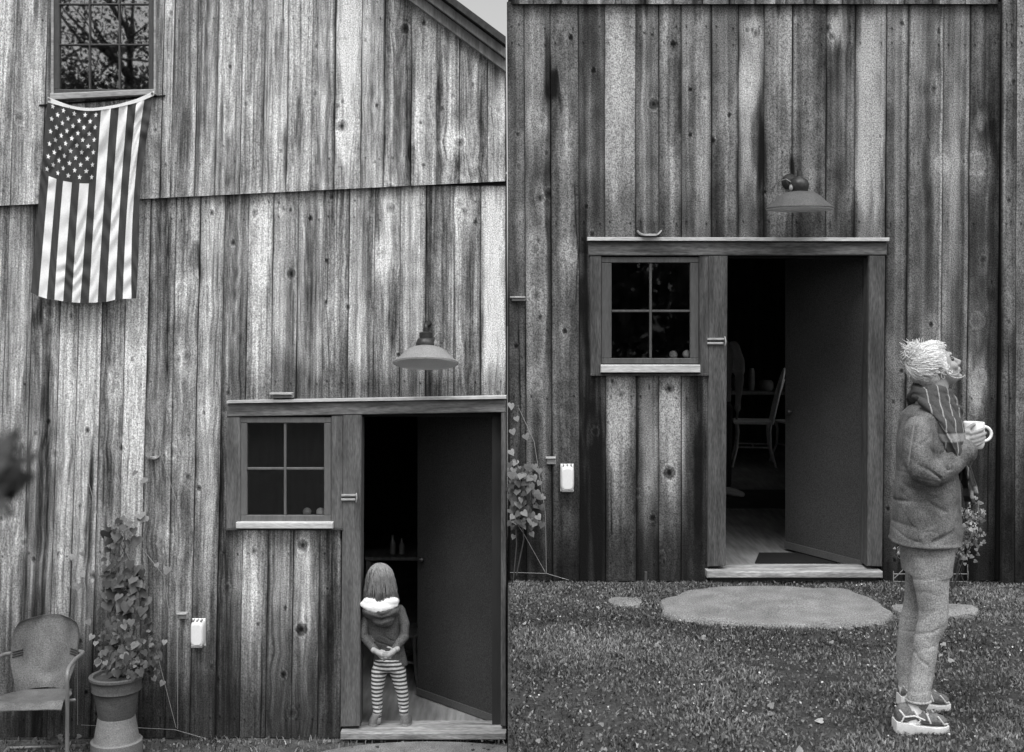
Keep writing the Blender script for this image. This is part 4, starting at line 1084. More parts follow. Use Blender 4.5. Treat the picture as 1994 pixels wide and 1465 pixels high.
# ================================================================ GRASS
def grass(name, n, x0, x1, y0, y1, z, hmin, hmax, skip, light=.06, seed=3, wid=.0035):
    rs = np.random.default_rng(seed)
    x = rs.uniform(x0, x1, n); y = y1 - (y1 - y0) * rs.random(n) ** 1.15
    cl = vn(x * 9, y * 9, 41) * .6 + vn(x * 2.2, y * 2.2, 42) * .6
    keep = rs.random(n) < .05 + 1.5 * cl ** 1.7
    for cx_, cy_, rx, ry in skip: keep &= (((x - cx_) / rx) ** 2 + ((y - cy_) / ry) ** 2) > 1
    x, y, cl = x[keep], y[keep], cl[keep]; n = len(x)
    h = rs.uniform(hmin, hmax, n) * (.5 + .9 * cl); az = rs.uniform(0, 2 * np.pi, n); w = wid * rs.uniform(.7, 1.7, n)
    ln = h * rs.uniform(.1, .9, n); la = rs.uniform(0, 2 * np.pi, n)
    zz = z(x, y)
    b0 = np.stack([x - np.cos(az) * w, y - np.sin(az) * w, zz], -1); b1 = np.stack([x + np.cos(az) * w, y + np.sin(az) * w, zz], -1)
    m0 = np.stack([x - np.cos(az) * w * .8 + np.cos(la) * ln * .35, y - np.sin(az) * w * .8 + np.sin(la) * ln * .35, zz + h * .6], -1)
    m1 = np.stack([x + np.cos(az) * w * .8 + np.cos(la) * ln * .35, y + np.sin(az) * w * .8 + np.sin(la) * ln * .35, zz + h * .6], -1)
    tp = np.stack([x + np.cos(la) * ln, y + np.sin(la) * ln, zz + h], -1)
    co = np.concatenate([b0, b1, m1, m0, tp, tp + 1e-4]); I = np.arange(n)
    q1 = np.stack([I, I + n, I + 2 * n, I + 3 * n], -1); q2 = np.stack([I + 3 * n, I + 2 * n, I + 4 * n, I + 5 * n], -1)
    tone = (.05 + .13 * rs.random(n)) * (.45 + .9 * cl) * (.5 + 1.0 * vn(x * 1.6, y * 2.0, 44))
    hi = rs.random(n) < light; tone = np.where(hi, rs.uniform(.2, .42, n), tone)
    return tag(link_mesh(name, co, np.concatenate([q1, q2]), M['grass'], None, attrs={'tone': np.tile(tone, 6)}), kind='stuff')
lz = lambda x, y: lawn_f(x, y) + .004
so = SL.location
grass('grass', 150000, .01, 3.6, -3.9, -.03, lz, .007, .021, [(so.x, so.y, .53, .285)], .06)
grass('weeds', 5200, -3.6, -.02, -.9, -.02, lambda x, y: GL + .008 + 0 * x, .01, .035, [(xc, -.44, .8, .38)], .10, 6)
# clover leaves, fallen leaves and petals
def litter(name, n, x0, x1, y0, y1, z, smin, smax, tmin, tmax, seed):
    rs = np.random.default_rng(seed); it = []
    for _ in range(n):
        x, y = rs.uniform(x0, x1), rs.uniform(y0, y1); zz = float(z(np.array(x), np.array(y)))
        it.append(((x, y, zz + rs.uniform(.008, .03)), rs.uniform(smin, smax), (rs.normal(0, .5), rs.normal(-.3, .4), 1), (rs.normal(), rs.normal(), 0), rs.uniform(tmin, tmax), .3))
    o = leafset(name, it, M['leaf'], None); return tag(o, kind='stuff')
litter('clover', 5200, .02, 3.5, -3.7, -.08, lz, .007, .015, .08, .24, 51)
litter('fallen_petals', 300, .02, 3.5, -3.7, -.15, lz, .005, .011, .5, .85, 52)
litter('fallen_leaves', 60, .05, 3.5, -3.6, -.15, lz, .015, .036, .16, .42, 53)
litter('leaf_litter', 420, -3.6, -.02, -.75, -.03, lambda x, y: GL + .004 + 0 * x, .008, .03, .06, .28, 54)
# sprig by the wall
def sprig(px, Y, label, n=7, hh=.10):
    c = P(px, 0, Y); t = thing('seedling', label, 'plant', (c.x, Y, GL)); rs = np.random.default_rng(int(px)); mb = MB(); it = []
    for k in range(n):
        a = rs.uniform(-1, 1); e = Vector((c.x + a * hh * .8, Y + rs.normal(0, .02), GL + hh * rs.uniform(.5, 1)))
        mb.tube([(c.x, Y, GL), ((c.x + e.x) / 2, Y, GL + hh * .5), e], .0018, 5)
        it.append((e, .028, (a * .5, -1, .7), (a, -.3, .3), .22, .3)); it.append((e - Vector((a * .02, 0, .02)), .022, (-a, -1, .8), (-a, -.2, .5), .18, .3))
    mb.build('stem', M['stem'], t); leafset('foliage', it, M['leaf'], t)
sprig(132, -.18, 'small seedling in the dirt between the lawn chair and the pots')

# ================================================================ INTERIOR THINGS
def bent_chair(cx, Y, z, label, yaw, h=.92, sc_=1.0, m=None):
    t = thing('bentwood_chair', label, 'chair', (cx, Y, z), 'bentwood chairs inside the doorways')
    T = Matrix.Translation((cx, Y, z)) @ Matrix.Rotation(R(yaw), 4, 'Z') @ Matrix.Scale(sc_, 4); X = lambda p: T @ Vector(p)
    m = m or M['chairwood']
    vsx = [(-.22, -.2), (.22, -.2), (.20, .2), (-.20, .2)]
    mb = MB(); a = [X((x, y, .44)) for x, y in vsx]; b = [X((x, y, .465)) for x, y in vsx]; mb.hexa(a + b); mb.build('seat', m, t)
    for sx, sy in ((-1, -1), (1, -1), (-1, 1), (1, 1)):
        mb = MB(); pts = [X((sx * .19, sy * .17, .45)), X((sx * .175, sy * .16, .36)), X((sx * .18, sy * .17, .2)), X((sx * .24, sy * .22, .0))]
        mb.tube(pts, [.017, .016, .014, .012], 8); mb.build('leg', m, t, smooth=True)
    mb = MB()
    for sx in (-1, 1): mb.tube([X((sx * .18, -.165, .2)), X((sx * .18, .165, .2))], .009, 8)
    mb.tube([X((-.18, 0, .2)), X((.18, 0, .2))], .009, 8); mb.build('stretcher', m, t, smooth=True)
    mb = MB(); pts = []
    for k in range(17):
        an = math.pi * k / 16; pts.append(X((-.20 * math.cos(an), .19 + .13 * math.sin(an) ** .8, .46 + (h - .46) * math.sin(an) ** .7)))
    mb.tube(pts, .014, 8); mb.build('back_hoop', m, t, smooth=True)
    for k in range(5):
        x = (k - 2) * .065; zt = .46 + (h - .46) * (1 - (x / .2) ** 2) ** .35
        MB().tube([X((x * .8, .18, .46)), X((x, .19 + .12, zt - .01))], .008, 6).build('spindle', m, t, smooth=True)
M['chairwood'] = mat('chair_paint', .75, .6, .2, (60, 60, 60), .1)
bent_chair(P(1466, 0, 5.5).x, 5.5, .055, 'pale bentwood chair far inside the doorway of the darker barn', 262, 1.0, 1.05)
bent_chair(P(1556, 0, 5.7).x, 5.7, .055, 'second bentwood chair deeper inside, mostly hidden by the door of the darker barn', 200, .95)
bent_chair(P(800, 0, 1.15).x - .03, 1.15, -.96, 'bentwood chair behind the child inside the flag barn', 250, .74, .78, M['trim_v'])
def slab(name, label, cat, pts, z, h, m, kind=None):
    mb = MB(); v = [(x, y, z) for x, y in pts] + [(x, y, z + h) for x, y in pts]; mb.hexa(v)
    return tag(mb.build(name, m, None, origin=(pts[0][0], pts[0][1], z)), label, cat, kind=kind)
M['mat'] = mat('rubber_mat', .012, .9, .3, (90, 90, 90), 0); M['rug'] = mat('rug', .055, .9, .4, (90, 90, 90), .4, (6, 6, 6))
def fl(px, py, H):  # point on a floor H below the eye
    d = FPX * H / (py - CY); return ((px - CX) * d / FPX, d - D0)
H_ = EYE - .057
slab('door_mat', 'black rubber mat on the floor inside the threshold of the darker barn', 'mat', [fl(1470, 1098, H_), fl(1630, 1098, H_), fl(1620, 1078, H_), fl(1478, 1078, H_)], .056, .008, M['mat'])
slab('rug', 'dark rug on the floor between the chair and the door of the darker barn', 'rug', [fl(1380, 990, H_), fl(1600, 992, H_), fl(1600, 955, H_), fl(1380, 955, H_)], .056, .008, M['rug'])
# table with things at the back of the right room
mb = MB(); tx, ty = P(1490, 0, 6.3).x, 6.3
mb.box((tx - .6, ty, .76), (tx + .5, ty + .6, .80)); 
tb = thing('table', 'plain wooden table against the back of the darker barn room', 'table', (tx, ty, .055))
MB().bev((tx - .6, ty, .76), (tx + .5, ty + .6, .80)).build('table_top', M['floor_in'], tb)
for sx, sy in ((-.55, .05), (.45, .05), (-.55, .55), (.45, .55)): MB().box((tx + sx - .025, ty + sy - .025, .055), (tx + sx + .025, ty + sy + .025, .76)).build('leg', M['floor_in'], tb)
for k, (dx_, hh, rr, lb) in enumerate(((-.30, .16, .05, 'squat pale jar on the table in the darker barn, leftmost'), (-.12, .26, .04, 'tall pale jar on the table in the darker barn'), (.05, .12, .09, 'wide pale bowl on the table in the darker barn'))):
    mb = MB(); mb.lathe((tx + dx_, ty + .2, .80), [(.001, 0), (rr * .8, .001), (rr, hh * .3), (rr * .95, hh * .8), (rr * .7, hh), (.001, hh + .001)], 18)
    tag(mb.build('jar' if k < 2 else 'bowl', M['metal_l'], None, origin=(tx + dx_, ty + .2, .80), auto=40), lb, 'jar' if k < 2 else 'bowl')
# bottles on a shelf in the left room
sx_, sy_ = P(770, 0, 2.2).x, 2.2; sz = P(770, 1083, 2.2).z
sh = thing('side_table', 'dark side table inside the flag barn behind the child', 'table', (sx_, sy_, -.96))
MB().bev((sx_ - .25, sy_ - .05, sz - .03), (sx_ + .3, sy_ + .3, sz)).build('table_top', M['floor_in'], sh)
for ax, ay in ((-.22, 0), (.27, 0), (-.22, .26), (.27, .26)): MB().box((sx_ + ax - .02, sy_ + ay - .02, -.96), (sx_ + ax + .02, sy_ + ay + .02, sz - .031)).build('leg', M['floor_in'], sh)
for k, (dx_, hh, lb) in enumerate(((-.03, .16, 'taller pale bottle on the side table inside the flag barn'), (.045, .13, 'shorter pale bottle on the side table inside the flag barn'))):
    mb = MB(); mb.lathe((sx_ + dx_, sy_ + .08, sz), [(.001, 0), (.024, .001), (.025, hh * .6), (.011, hh * .78), (.010, hh), (.001, hh + .001)], 18)
    tag(mb.build('bottle', M['metal_l'], None, origin=(sx_ + dx_, sy_ + .08, sz), auto=40), lb, 'bottle', 'bottles inside the flag barn')

# ================================================================ FOREGROUND SHRUB TWIG (out of focus, left edge)
def shrub():
    Y = -D0 + .80
    s = .80 / FPX
    at = lambda px, py, dy=0: Vector(((px - CX) * (s + dy / FPX), Y + dy, EYE - (py - CY) * (s + dy / FPX)))
    base = Vector((-.95, Y + .1, GL))
    t = thing('shrub', 'dark leafy shrub branch close to the camera at the left edge', 'shrub', tuple(base))
    mb = MB(); fork = Vector((-.62, Y + .05, 1.05))
    mb.tube([base, Vector((-.85, Y + .08, 0.1)), fork, at(-160, 1010, .03), at(-40, 960), at(30, 905)], [.016, .013, .009, .005, .003, .0015], 8)
    for k in range(9):
        a = fork.lerp(at(-260, 1000, .1), k / 9); mb.tube([a, a + Vector((-.1 - .03 * k, .05 * (k % 3 - 1), .12 + .02 * k))], [.004, .0015], 6)
    mb.build('branch', M['stem'], t, smooth=True)
    rs = np.random.default_rng(2); it = []
    for _ in range(130):
        px, py = rs.normal(14, 24), rs.normal(915, 34)
        if px > 66 or (px > 30 and abs(py - 915) > 45): continue
        it.append((at(px, py, rs.normal(0, .01)), rs.uniform(.006, .010), (rs.normal(0, .6), -1, rs.normal(.3, .5)), (rs.normal(), 0, rs.normal()), float(lv(rs.uniform(.2, .34))), .3))
    for _ in range(420):
        p = Vector((rs.uniform(-1.15, -.42), Y + rs.normal(.04, .1), rs.uniform(.3, 1.75)))
        if p.x > -.36 - .05: continue
        it.append((p, rs.uniform(.012, .022), (rs.normal(0, .6), -1, rs.normal(.5, .5)), (rs.normal(), 0, rs.normal()), float(lv(rs.uniform(.25, .4))), .3))
    leafset('foliage', it, M['leaf'], t)
shrub()
# trees behind the camera: they are seen only as reflections in the panes
def tree(x, y, h, rc_, seed, label, dens=6500):
    rs = np.random.default_rng(seed); t = thing('tree', label, 'tree', (x, y, GL), 'trees across from the barns, mirrored in its panes')
    mb = MB(); mb.tube([(x, y, GL - .2), (x + .1, y, h * .3), (x - .1, y, h * .6), (x + .05, y, h * .92)], [.28, .22, .14, .03], 10)
    tips = []
    for k in range(22):
        a = rs.uniform(0, 6.28); z0 = rs.uniform(.28, .85) * h; L = rc_ * rs.uniform(.7, 1.25) * (1.1 - .3 * z0 / h); e = Vector((x + math.cos(a) * L, y + math.sin(a) * L, z0 + L * rs.uniform(.5, 1.2)))
        p0 = Vector((x, y, z0)); m1 = p0.lerp(e, .5) + Vector(rs.normal(0, .25, 3)); mb.tube([p0, m1, e], [.09, .06, .015], 7); tips += [e, m1, p0.lerp(e, .75)]
        for q in range(3): e2 = m1 + Vector(rs.normal(0, .9, 3)) + Vector((0, 0, .6)); mb.tube([m1, e2], [.035, .008], 5); tips.append(e2)
    mb.build('trunk', M['stem'], t, smooth=True)
    tips = np.array([tuple(p) for p in tips]); c = tips[rs.integers(0, len(tips), dens)] + rs.normal(0, .42, (dens, 3)); s_ = rs.uniform(.03, .075, dens)
    a = rs.normal(0, 1, (dens, 3)); a /= np.linalg.norm(a, axis=1)[:, None]; b = np.cross(a, rs.normal(0, 1, (dens, 3))); b /= np.linalg.norm(b, axis=1)[:, None]
    co = np.concatenate([c - a * s_[:, None], c + b * s_[:, None] * .6, c + a * s_[:, None], c - b * s_[:, None] * .6]); I = np.arange(dens)
    link_mesh('crown', co, np.stack([I, I + dens, I + 2 * dens, I + 3 * dens], -1), M['leaf'], t, attrs={'tone': np.tile(rs.uniform(.03, .10, dens), 4)})
tree(-9.6, -23.5, 10.6, 2.4, 1, 'tallest bare branched tree reflected in the upper window')
tree(-12.4, -22, 8.0, 2.5, 2, 'dense tree left of the tallest one in the pane reflection', 22000)
tree(-7.4, -24, 7.7, 2.5, 3, 'dense tree right of the tallest one in the pane reflection', 22000)

# tree belt added behind the camera to darken pane reflections, reads as one mass
def added_woods():
    rs = np.random.default_rng(77); n = 26000
    a = rs.uniform(-1.25, 1.25, n); rad = rs.uniform(36, 41, n); hh = 3.6 + 3.0 * vn(a * 9, a * 0, 3) ; zz = GL + rs.random(n) ** .8 * hh
    c = np.stack([np.sin(a) * rad, -np.cos(a) * rad, zz], -1); s_ = rs.uniform(.15, .42, n)
    u = rs.normal(0, 1, (n, 3)); u /= np.linalg.norm(u, axis=1)[:, None]; b = np.cross(u, rs.normal(0, 1, (n, 3))); b /= np.linalg.norm(b, axis=1)[:, None]
    co = np.concatenate([c - u * s_[:, None], c + b * s_[:, None] * .7, c + u * s_[:, None], c - b * s_[:, None] * .7]); I = np.arange(n)
    tag(link_mesh('added_woods', co, np.stack([I, I + n, I + 2 * n, I + 3 * n], -1), M['leaf'], None, attrs={'tone': np.tile(rs.uniform(.03, .09, n), 4)}), kind='stuff')
added_woods()
# ================================================================ PEOPLE
def remesh(name, mb, m, parent, voxel=.007, smooth=3, origin=None, fold=None, attrs=None):
    me = bpy.data.meshes.new('tmp'); me.from_pydata([tuple(v) for v in mb.v], [], mb.f); me.update()
    o = bpy.data.objects.new('tmp', me); COL.objects.link(o)
    r = o.modifiers.new('r', 'REMESH'); r.mode = 'VOXEL'; r.voxel_size = voxel; r.use_smooth_shade = True
    if smooth:
        q = o.modifiers.new('s', 'SMOOTH'); q.factor = .5; q.iterations = smooth
    dg = bpy.context.evaluated_depsgraph_get(); dg.update()
    ev = o.evaluated_get(dg); m2 = ev.to_mesh(); n = len(m2.vertices)
    co = np.empty(n * 3, np.float32); m2.vertices.foreach_get('co', co); co = co.reshape(-1, 3).astype(float)
    no = np.empty(n * 3, np.float32); m2.vertices.foreach_get('normal', no); no = no.reshape(-1, 3).astype(float)
    fs = [tuple(p.vertices) for p in m2.polygons]
    ev.to_mesh_clear(); bpy.data.objects.remove(o); bpy.data.meshes.remove(me)
    if fold is not None: co = co + no * fold(co, no)[:, None]
    return link_mesh(name, co, fs, m, parent, origin, smooth=True)
def crease(p, dv, f, seed, warp=1.5, pw=5):
    t = (p[:, 0] * dv[0] + p[:, 1] * dv[1] + p[:, 2] * dv[2]) * f + warp * 3 * n3(p, 7, seed) + warp * vn(p[:, 0] * 15, p[:, 2] * 15, seed + 4)
    return -(1 - np.abs(np.sin(t))) ** pw * (vn(p[:, 0] * 11 + 5, p[:, 2] * 11, seed + 6) > .35) * (.3 + vn(p[:, 0] * 9, p[:, 2] * 13, seed + 8))
def near_(p, c, rad): return np.exp(-(np.linalg.norm(p - np.array(c), axis=1) / rad) ** 2)
def n3(p, s, seed):   # cheap 3-D noise
    return (vn(p[:, 0] * s + 7, p[:, 2] * s, seed) + vn(p[:, 1] * s + 3, p[:, 2] * s + 11, seed + 1) + vn(p[:, 0] * s, p[:, 1] * s, seed + 2)) / 3 - .5
M['skin'] = mat('skin', lin(.64) * KB, .6, .14, (150, 150, 150), .06, (20, 20, 20), spec=.35)
M['skin_c'] = mat('skin_child', lin(.66) * KB, .6, .12, (150, 150, 150), .06, (20, 20, 20), spec=.35)
M['denim'] = mat('denim_jacket', lin(.45) * KB, .9, .6, (190, 190, 190), .42, (14, 14, 14), .3, spec=.15)
M['denim_seam'] = mat('denim_seam', lin(.52) * KB, .9, .3, (170, 170, 170), .1, (14, 14, 14), spec=.15)
M['jeans'] = mat('faded_jeans', lin(.65) * KB, .9, .6, (190, 190, 190), .3, (9, 9, 9), .3, spec=.15)
M['hair_w'] = mat('pale_blond_hair', .74, .6, .18, (120, 120, 120), .12, (16, 16, 16), spec=.4)
M['hair_s'] = mat('pale_blond_hair_under', .68, .7, .4, (120, 120, 120), .2, (16, 16, 16), spec=.3)
M['hair_c'] = mat('brown_hair', .25, .55, .3, (160, 160, 20), .3, (30, 30, 6), spec=.4)
M['hair_c2'] = mat('brown_hair_under', .05, .6, .3, (160, 160, 20), .3, (30, 30, 6), spec=.3)
M['mug'] = mat('mug_glaze', .85, .25, .03, (60, 60, 60), 0, spec=.5)
M['eye'] = mat('eye', .05, .2, 0, (1, 1, 1), 0, spec=.6)
M['sole'] = mat('shoe_sole', .75, .6, .12, (120, 120, 120), .08, (20, 20, 20)); M['shoe_m'] = mat('shoe_mesh', .13, .8, .5, (140, 140, 140), .2, (30, 30, 30)); M['shoe_p'] = mat('shoe_panel', .6, .6, .15, (120, 120, 120), 0)
M['shoe_c'] = mat('child_shoe', .20, .8, .3, (120, 120, 120), .1)
M['hood_in'] = mat('fleece_lining', .72, .95, .08, (120, 120, 120), .05, (30, 30, 30), .5)
M['hoodie'] = mat('dark_jersey', lin(.37) * KB, .95, .55, (160, 160, 160), .3, (14, 14, 14), .3, spec=.1)
def band_mat(name, ga, gb, period, axis, width=.5, soft=.1, extra=None):
    m = bpy.data.materials.new(name); m.use_nodes = True; nt = m.node_tree; n = nt.nodes; l = nt.links; b = n['Principled BSDF']; b.inputs['Roughness'].default_value = .9; b.inputs['Specular IOR Level'].default_value = .15
    tc = n.new('ShaderNodeTexCoord'); sp = n.new('ShaderNodeSeparateXYZ')
    nz = n.new('ShaderNodeTexNoise'); nz.inputs['Scale'].default_value = 14; l.new(tc.outputs['Object'], nz.inputs['Vector'])
    ad = n.new('ShaderNodeVectorMath'); ad.operation = 'MULTIPLY_ADD'; ad.inputs[1].default_value = (.012,) * 3
    l.new(nz.outputs['Color'], ad.inputs[0]); l.new(tc.outputs['Object'], ad.inputs[2]); l.new(ad.outputs[0], sp.inputs[0])
    def wave(ax, per, wd):
        mu = n.new('ShaderNodeMath'); mu.operation = 'MULTIPLY'; mu.inputs[1].default_value = 1 / per; l.new(sp.outputs[ax], mu.inputs[0])
        fr = n.new('ShaderNodeMath'); fr.operation = 'FRACT'; l.new(mu.outputs[0], fr.inputs[0])
        pp = n.new('ShaderNodeMath'); pp.operation = 'PINGPONG'; pp.inputs[1].default_value = .5; l.new(fr.outputs[0], pp.inputs[0])
        mr = n.new('ShaderNodeMapRange'); mr.inputs['From Min'].default_value = wd / 2 - soft / 2; mr.inputs['From Max'].default_value = wd / 2 + soft / 2; l.new(pp.outputs[0], mr.inputs['Value']); return mr.outputs[0]
    w = wave(axis, period, width)
    cur = w
    if extra:
        for ax, per, wd in extra:
            mn = n.new('ShaderNodeMath'); mn.operation = 'MINIMUM'; l.new(cur, mn.inputs[0]); l.new(wave(ax, per, wd), mn.inputs[1]); cur = mn.outputs[0]
    mr = n.new('ShaderNodeMapRange'); mr.inputs['To Min'].default_value = ga; mr.inputs['To Max'].default_value = gb; l.new(cur, mr.inputs['Value'])
    g = n.new('ShaderNodeTexNoise'); g.inputs['Scale'].default_value = 170; l.new(tc.outputs['Object'], g.inputs['Vector'])
    gr = n.new('ShaderNodeMapRange'); gr.inputs['From Min'].default_value = .3; gr.inputs['From Max'].default_value = .7; gr.inputs['To Min'].default_value = .8; gr.inputs['To Max'].default_value = 1.2; l.new(g.outputs['Fac'], gr.inputs['Value'])
    ml = n.new('ShaderNodeMath'); ml.operation = 'MULTIPLY'; l.new(mr.outputs[0], ml.inputs[0]); l.new(gr.outputs[0], ml.inputs[1]); l.new(ml.outputs[0], b.inputs['Base Color'])
    return m
M['plaid'] = band_mat('plaid_wool', .30, .07, .252, 'Z', .13, .03, [('X', .044, .10)])
M['stripes'] = band_mat('striped_knit', .70, .075, .0262, 'Z', .50, .10)

def strands(name, m, parent, curves, r=.0022):
    mb = MB()
    for c in curves:
        n = len(c); mb.tube(c, [r * (1 - .5 * k / (n - 1)) for k in range(n)], 4, cap=False)
    return mb.build(name, m, parent, smooth=True)

# ---------------------------------------------------------------- WOMAN
YW = -2.73
def woman():
    W = lambda px, py, Y=0.0: P(px, py, YW + Y)
    feet = W(1795, 1415); zg = 0.0
    t = thing('person', 'woman in denim jacket and plaid scarf standing on the lawn holding a mug', 'person', (feet.x, YW, 0))
    sc_ = (D0 + YW) / FPX
    # ---- jacket: torso + sleeves as one surface
    mb = MB()
    T = [(785, 1784, 1828, .075), (793, 1773, 1840, .115), (806, 1762, 1850, .155), (824, 1758, 1850, .165), (848, 1754, 1855, .168), (880, 1751, 1858, .170), (930, 1749, 1860, .170), (985, 1743, 1864, .176), (1030, 1738, 1868, .184), (1056, 1737, 1869, .186)]
    rs_ = []
    for py, xa, xb, hw in T[::-1]:
        a, b = W(xa, py), W(xb, py); rs_.append(((a.x + b.x) / 2, YW, a.z, (b.x - a.x) / 2, hw))
    mb.rings(rs_, 30, 2.1)
    sh_n, el_n, wr_n = W(1788, 838, -.135), W(1798, 938, -.205), W(1880, 876, -.135)
    sh_f, el_f, wr_f = W(1806, 832, .150), W(1838, 930, .215), W(1884, 878, .045)
    for s0, e0, w0 in ((sh_n, el_n, wr_n), (sh_f, el_f, wr_f)):
        m1 = s0.lerp(e0, .5) + Vector((-.008, -.004 if s0 is sh_n else .004, 0)); m2 = e0.lerp(w0, .5)
        ec = e0 + (e0 - (s0 + w0) / 2) * .55; pts = [s0]; 
        for q in range(1, 15):
            k = q / 15; pts.append(s0 * (1 - k) ** 2 * 1.0 + ec * 2 * k * (1 - k) + w0 * k * k)
        pts.append(w0)
        mb.tube(pts, [.059 + .004 * math.sin(q / 15 * math.pi) - .014 * (q / 15) ** 2 for q in range(16)], 20)
        d_ = (w0 - m2).normalized(); mb.tube([w0 - d_ * .03, w0], [.051, .049], 18, cap=False)
    # hem roll
    a, b = W(1738, 1052), W(1868, 1052); cc = (a + b) / 2
    mb.tube([Vector((cc.x + (b.x - a.x) / 2 * math.cos(k), YW + .184 * math.sin(k), cc.z + .004 * math.sin(3 * k))) for k in np.linspace(0, 2 * math.pi, 30)], .008, 8)
    def fold(p, no):
        r = n3(p, 9, 3) * .018 + n3(p, 24, 9) * .008
        r += .010 * crease(p, (.8, .2, .75), 34, 3, 2, 3.4) * (near_(p, el_n, .13) + near_(p, W(1835, 915, -.2), .08))
        r += .010 * crease(p, (.35, 0, 1), 30, 21, 2.2, 3.4) * (near_(p, W(1750, 960, -.08), .17))
        r += .009 * crease(p, (.15, 0, 1), 36, 31, 2.2, 3.4) * near_(p, W(1790, 1035, -.15), .16)
        r += .010 * crease(p, (1, .2, -.25), 34, 41, 2, 3.4) * near_(p, W(1775, 860, -.17), .09)
        r += .009 * crease(p, (1, 0, .3), 30, 51, 2, 3.4) * near_(p, W(1850, 1000, -.15), .12)
        return r
    jk = remesh('jacket', mb, M['denim'], t, .0050, 2, fold=fold)
    # jacket trims: hem band, front placket, cuff, pocket
    mb = MB()
    mb.tube([W(1862, y, -.075 - .02 * math.sin((y - 850) / 60)) + Vector((.002, 0, 0)) for y in range(905, 1056, 15)], .006, 6); mb.build('jacket_placket', M['denim_seam'], jk, smooth=True)
    mb = MB(); pts = [W(1768 + 12 * q * q * 0 + (1 - q) * 14, 812 + q * 95, -.195 - .035 * math.sin(q * 2)) for q in np.linspace(0, 1, 9)]; mb.tube(pts, .0035, 6); mb.build('sleeve_seam', M['denim_seam'], jk, smooth=True)
    # ---- jeans
    mb = MB()
    hipc = W(1806, 1060); mb.rings([(hipc.x - .005, YW, hipc.z - .12, .092, .150), (hipc.x - .004, YW, hipc.z - .04, .104, .158), (hipc.x, YW, hipc.z + .05, .108, .16), (hipc.x, YW, hipc.z + .10, .1, .15)], 26, 2.3)
    # near leg (camera side), weight on it, knee forward
    near = [W(1811, 1085, -.075), W(1814, 1140, -.080), W(1818, 1188, -.080), W(1816, 1212, -.080), W(1805, 1245, -.080), W(1798, 1290, -.085), W(1791, 1340, -.09), W(1788, 1362, -.09)]
    rn = [.082, .072, .060, .061, .053, .049, .048, .049]
    far = [W(1800, 1085, .10), W(1794, 1140, .12), W(1784, 1185, .14), W(1776, 1210, .15), W(1768, 1250, .17), W(1764, 1290, .18), W(1767, 1322, .19), W(1769, 1335, .19)]
    rf = [.076, .068, .057, .054, .048, .044, .043, .043]
    mb.tube(near, rn, 20, flat=.95); mb.tube(far, rf, 20)
    kn, kf = W(1820, 1215, -.08), W(1800, 1215, .1)
    def fold2(p, no):
        r = n3(p, 10, 13) * .010 + n3(p, 30, 19) * .004
        r += .0075 * crease(p, (-.45, 0, 1), 40, 13, 2.2, 2.4) * (near_(p, W(1800, 1228, -.1), .10) + .7 * near_(p, W(1785, 1110, -.1), .11) + .6 * near_(p, W(1795, 1345, -.1), .07) + .7 * near_(p, kf, .1))
        r += .005 * crease(p, (.9, 0, .35), 30, 23, 2, 3) * near_(p, W(1795, 1290, -.1), .12)
        return r
    jn = remesh('jeans', mb, M['jeans'], t, .0050, 2, fold=fold2)
    mb = MB(); an = near[-1]; mb.tube([an + Vector((.050 * math.cos(a), .049 * math.sin(a), -.004)) for a in np.linspace(0, 2 * math.pi, 22)], .006, 6, cap=False); mb.build('trouser_cuff', M['jeans'], jn, smooth=True)
    # ---- shoes
    def shoe(heel, tip, yy, lift, toe, s=1.0, name='shoe'):
        h, tp = Vector((heel, yy, 0)), Vector((tip, yy, 0)); L = tp.x - h.x
        prof = [(-.02, .030, .05), (.06, .040, .075), (.22, .043, .085), (.40, .041, .072), (.60, .044, .055), (.80, .045, .045), (.94, .034, .034), (1.0, .018, .022)]
        up = MB(); vs = []; seg = 16
        zb = lambda u: zg + .028 + lift * max(0, 1 - u * 1.3) ** 1.3 + .012 * max(0, u - .8)
        for u, hw, ht in prof:
            for k in range(seg):
                a = 2 * math.pi * k / seg; z = math.sin(a); z = (z * .5 + .5)
                vs.append((h.x + L * u, yy + math.cos(a) * hw * (1 - .25 * z * z), zb(u) + .012 + ht * z))
        fs = [(i * seg + k, (i + 1) * seg + k, (i + 1) * seg + (k + 1) % seg, i * seg + (k + 1) % seg) for i in range(len(prof) - 1) for k in range(seg)]
        fs += [tuple(range(seg)), tuple((len(prof) - 1) * seg + k for k in range(seg - 1, -1, -1))]
        up.add(vs, fs); so = up.build('shoe', M['shoe_m'], t, smooth=True)
        sl = MB(); vs = []; U = np.linspace(-.05, 1.03, 12)
        for u in U:
            hw = float(np.interp(u, [p[0] for p in prof], [p[1] for p in prof])) + .004; th = .022 - .005 * u + (.008 if u < .25 else 0)
            for (yy_, zz_) in ((-hw, -th * .45), (-hw * .9, -th), (hw * .9, -th), (hw, -th * .45), (hw, th * .55), (-hw, th * .55)): vs.append((h.x + L * u, yy + yy_, zb(u) + zz_))
        fs = [(i * 6 + k, i * 6 + (k + 1) % 6, (i + 1) * 6 + (k + 1) % 6, (i + 1) * 6 + k) for i in range(11) for k in range(6)] + [(5, 4, 3, 2, 1, 0), tuple(66 + k for k in range(6))]
        sl.add(vs, fs); sl.build('sole', M['sole'], so, auto=50)
        pn = MB()   # pale overlays and laces on both sides
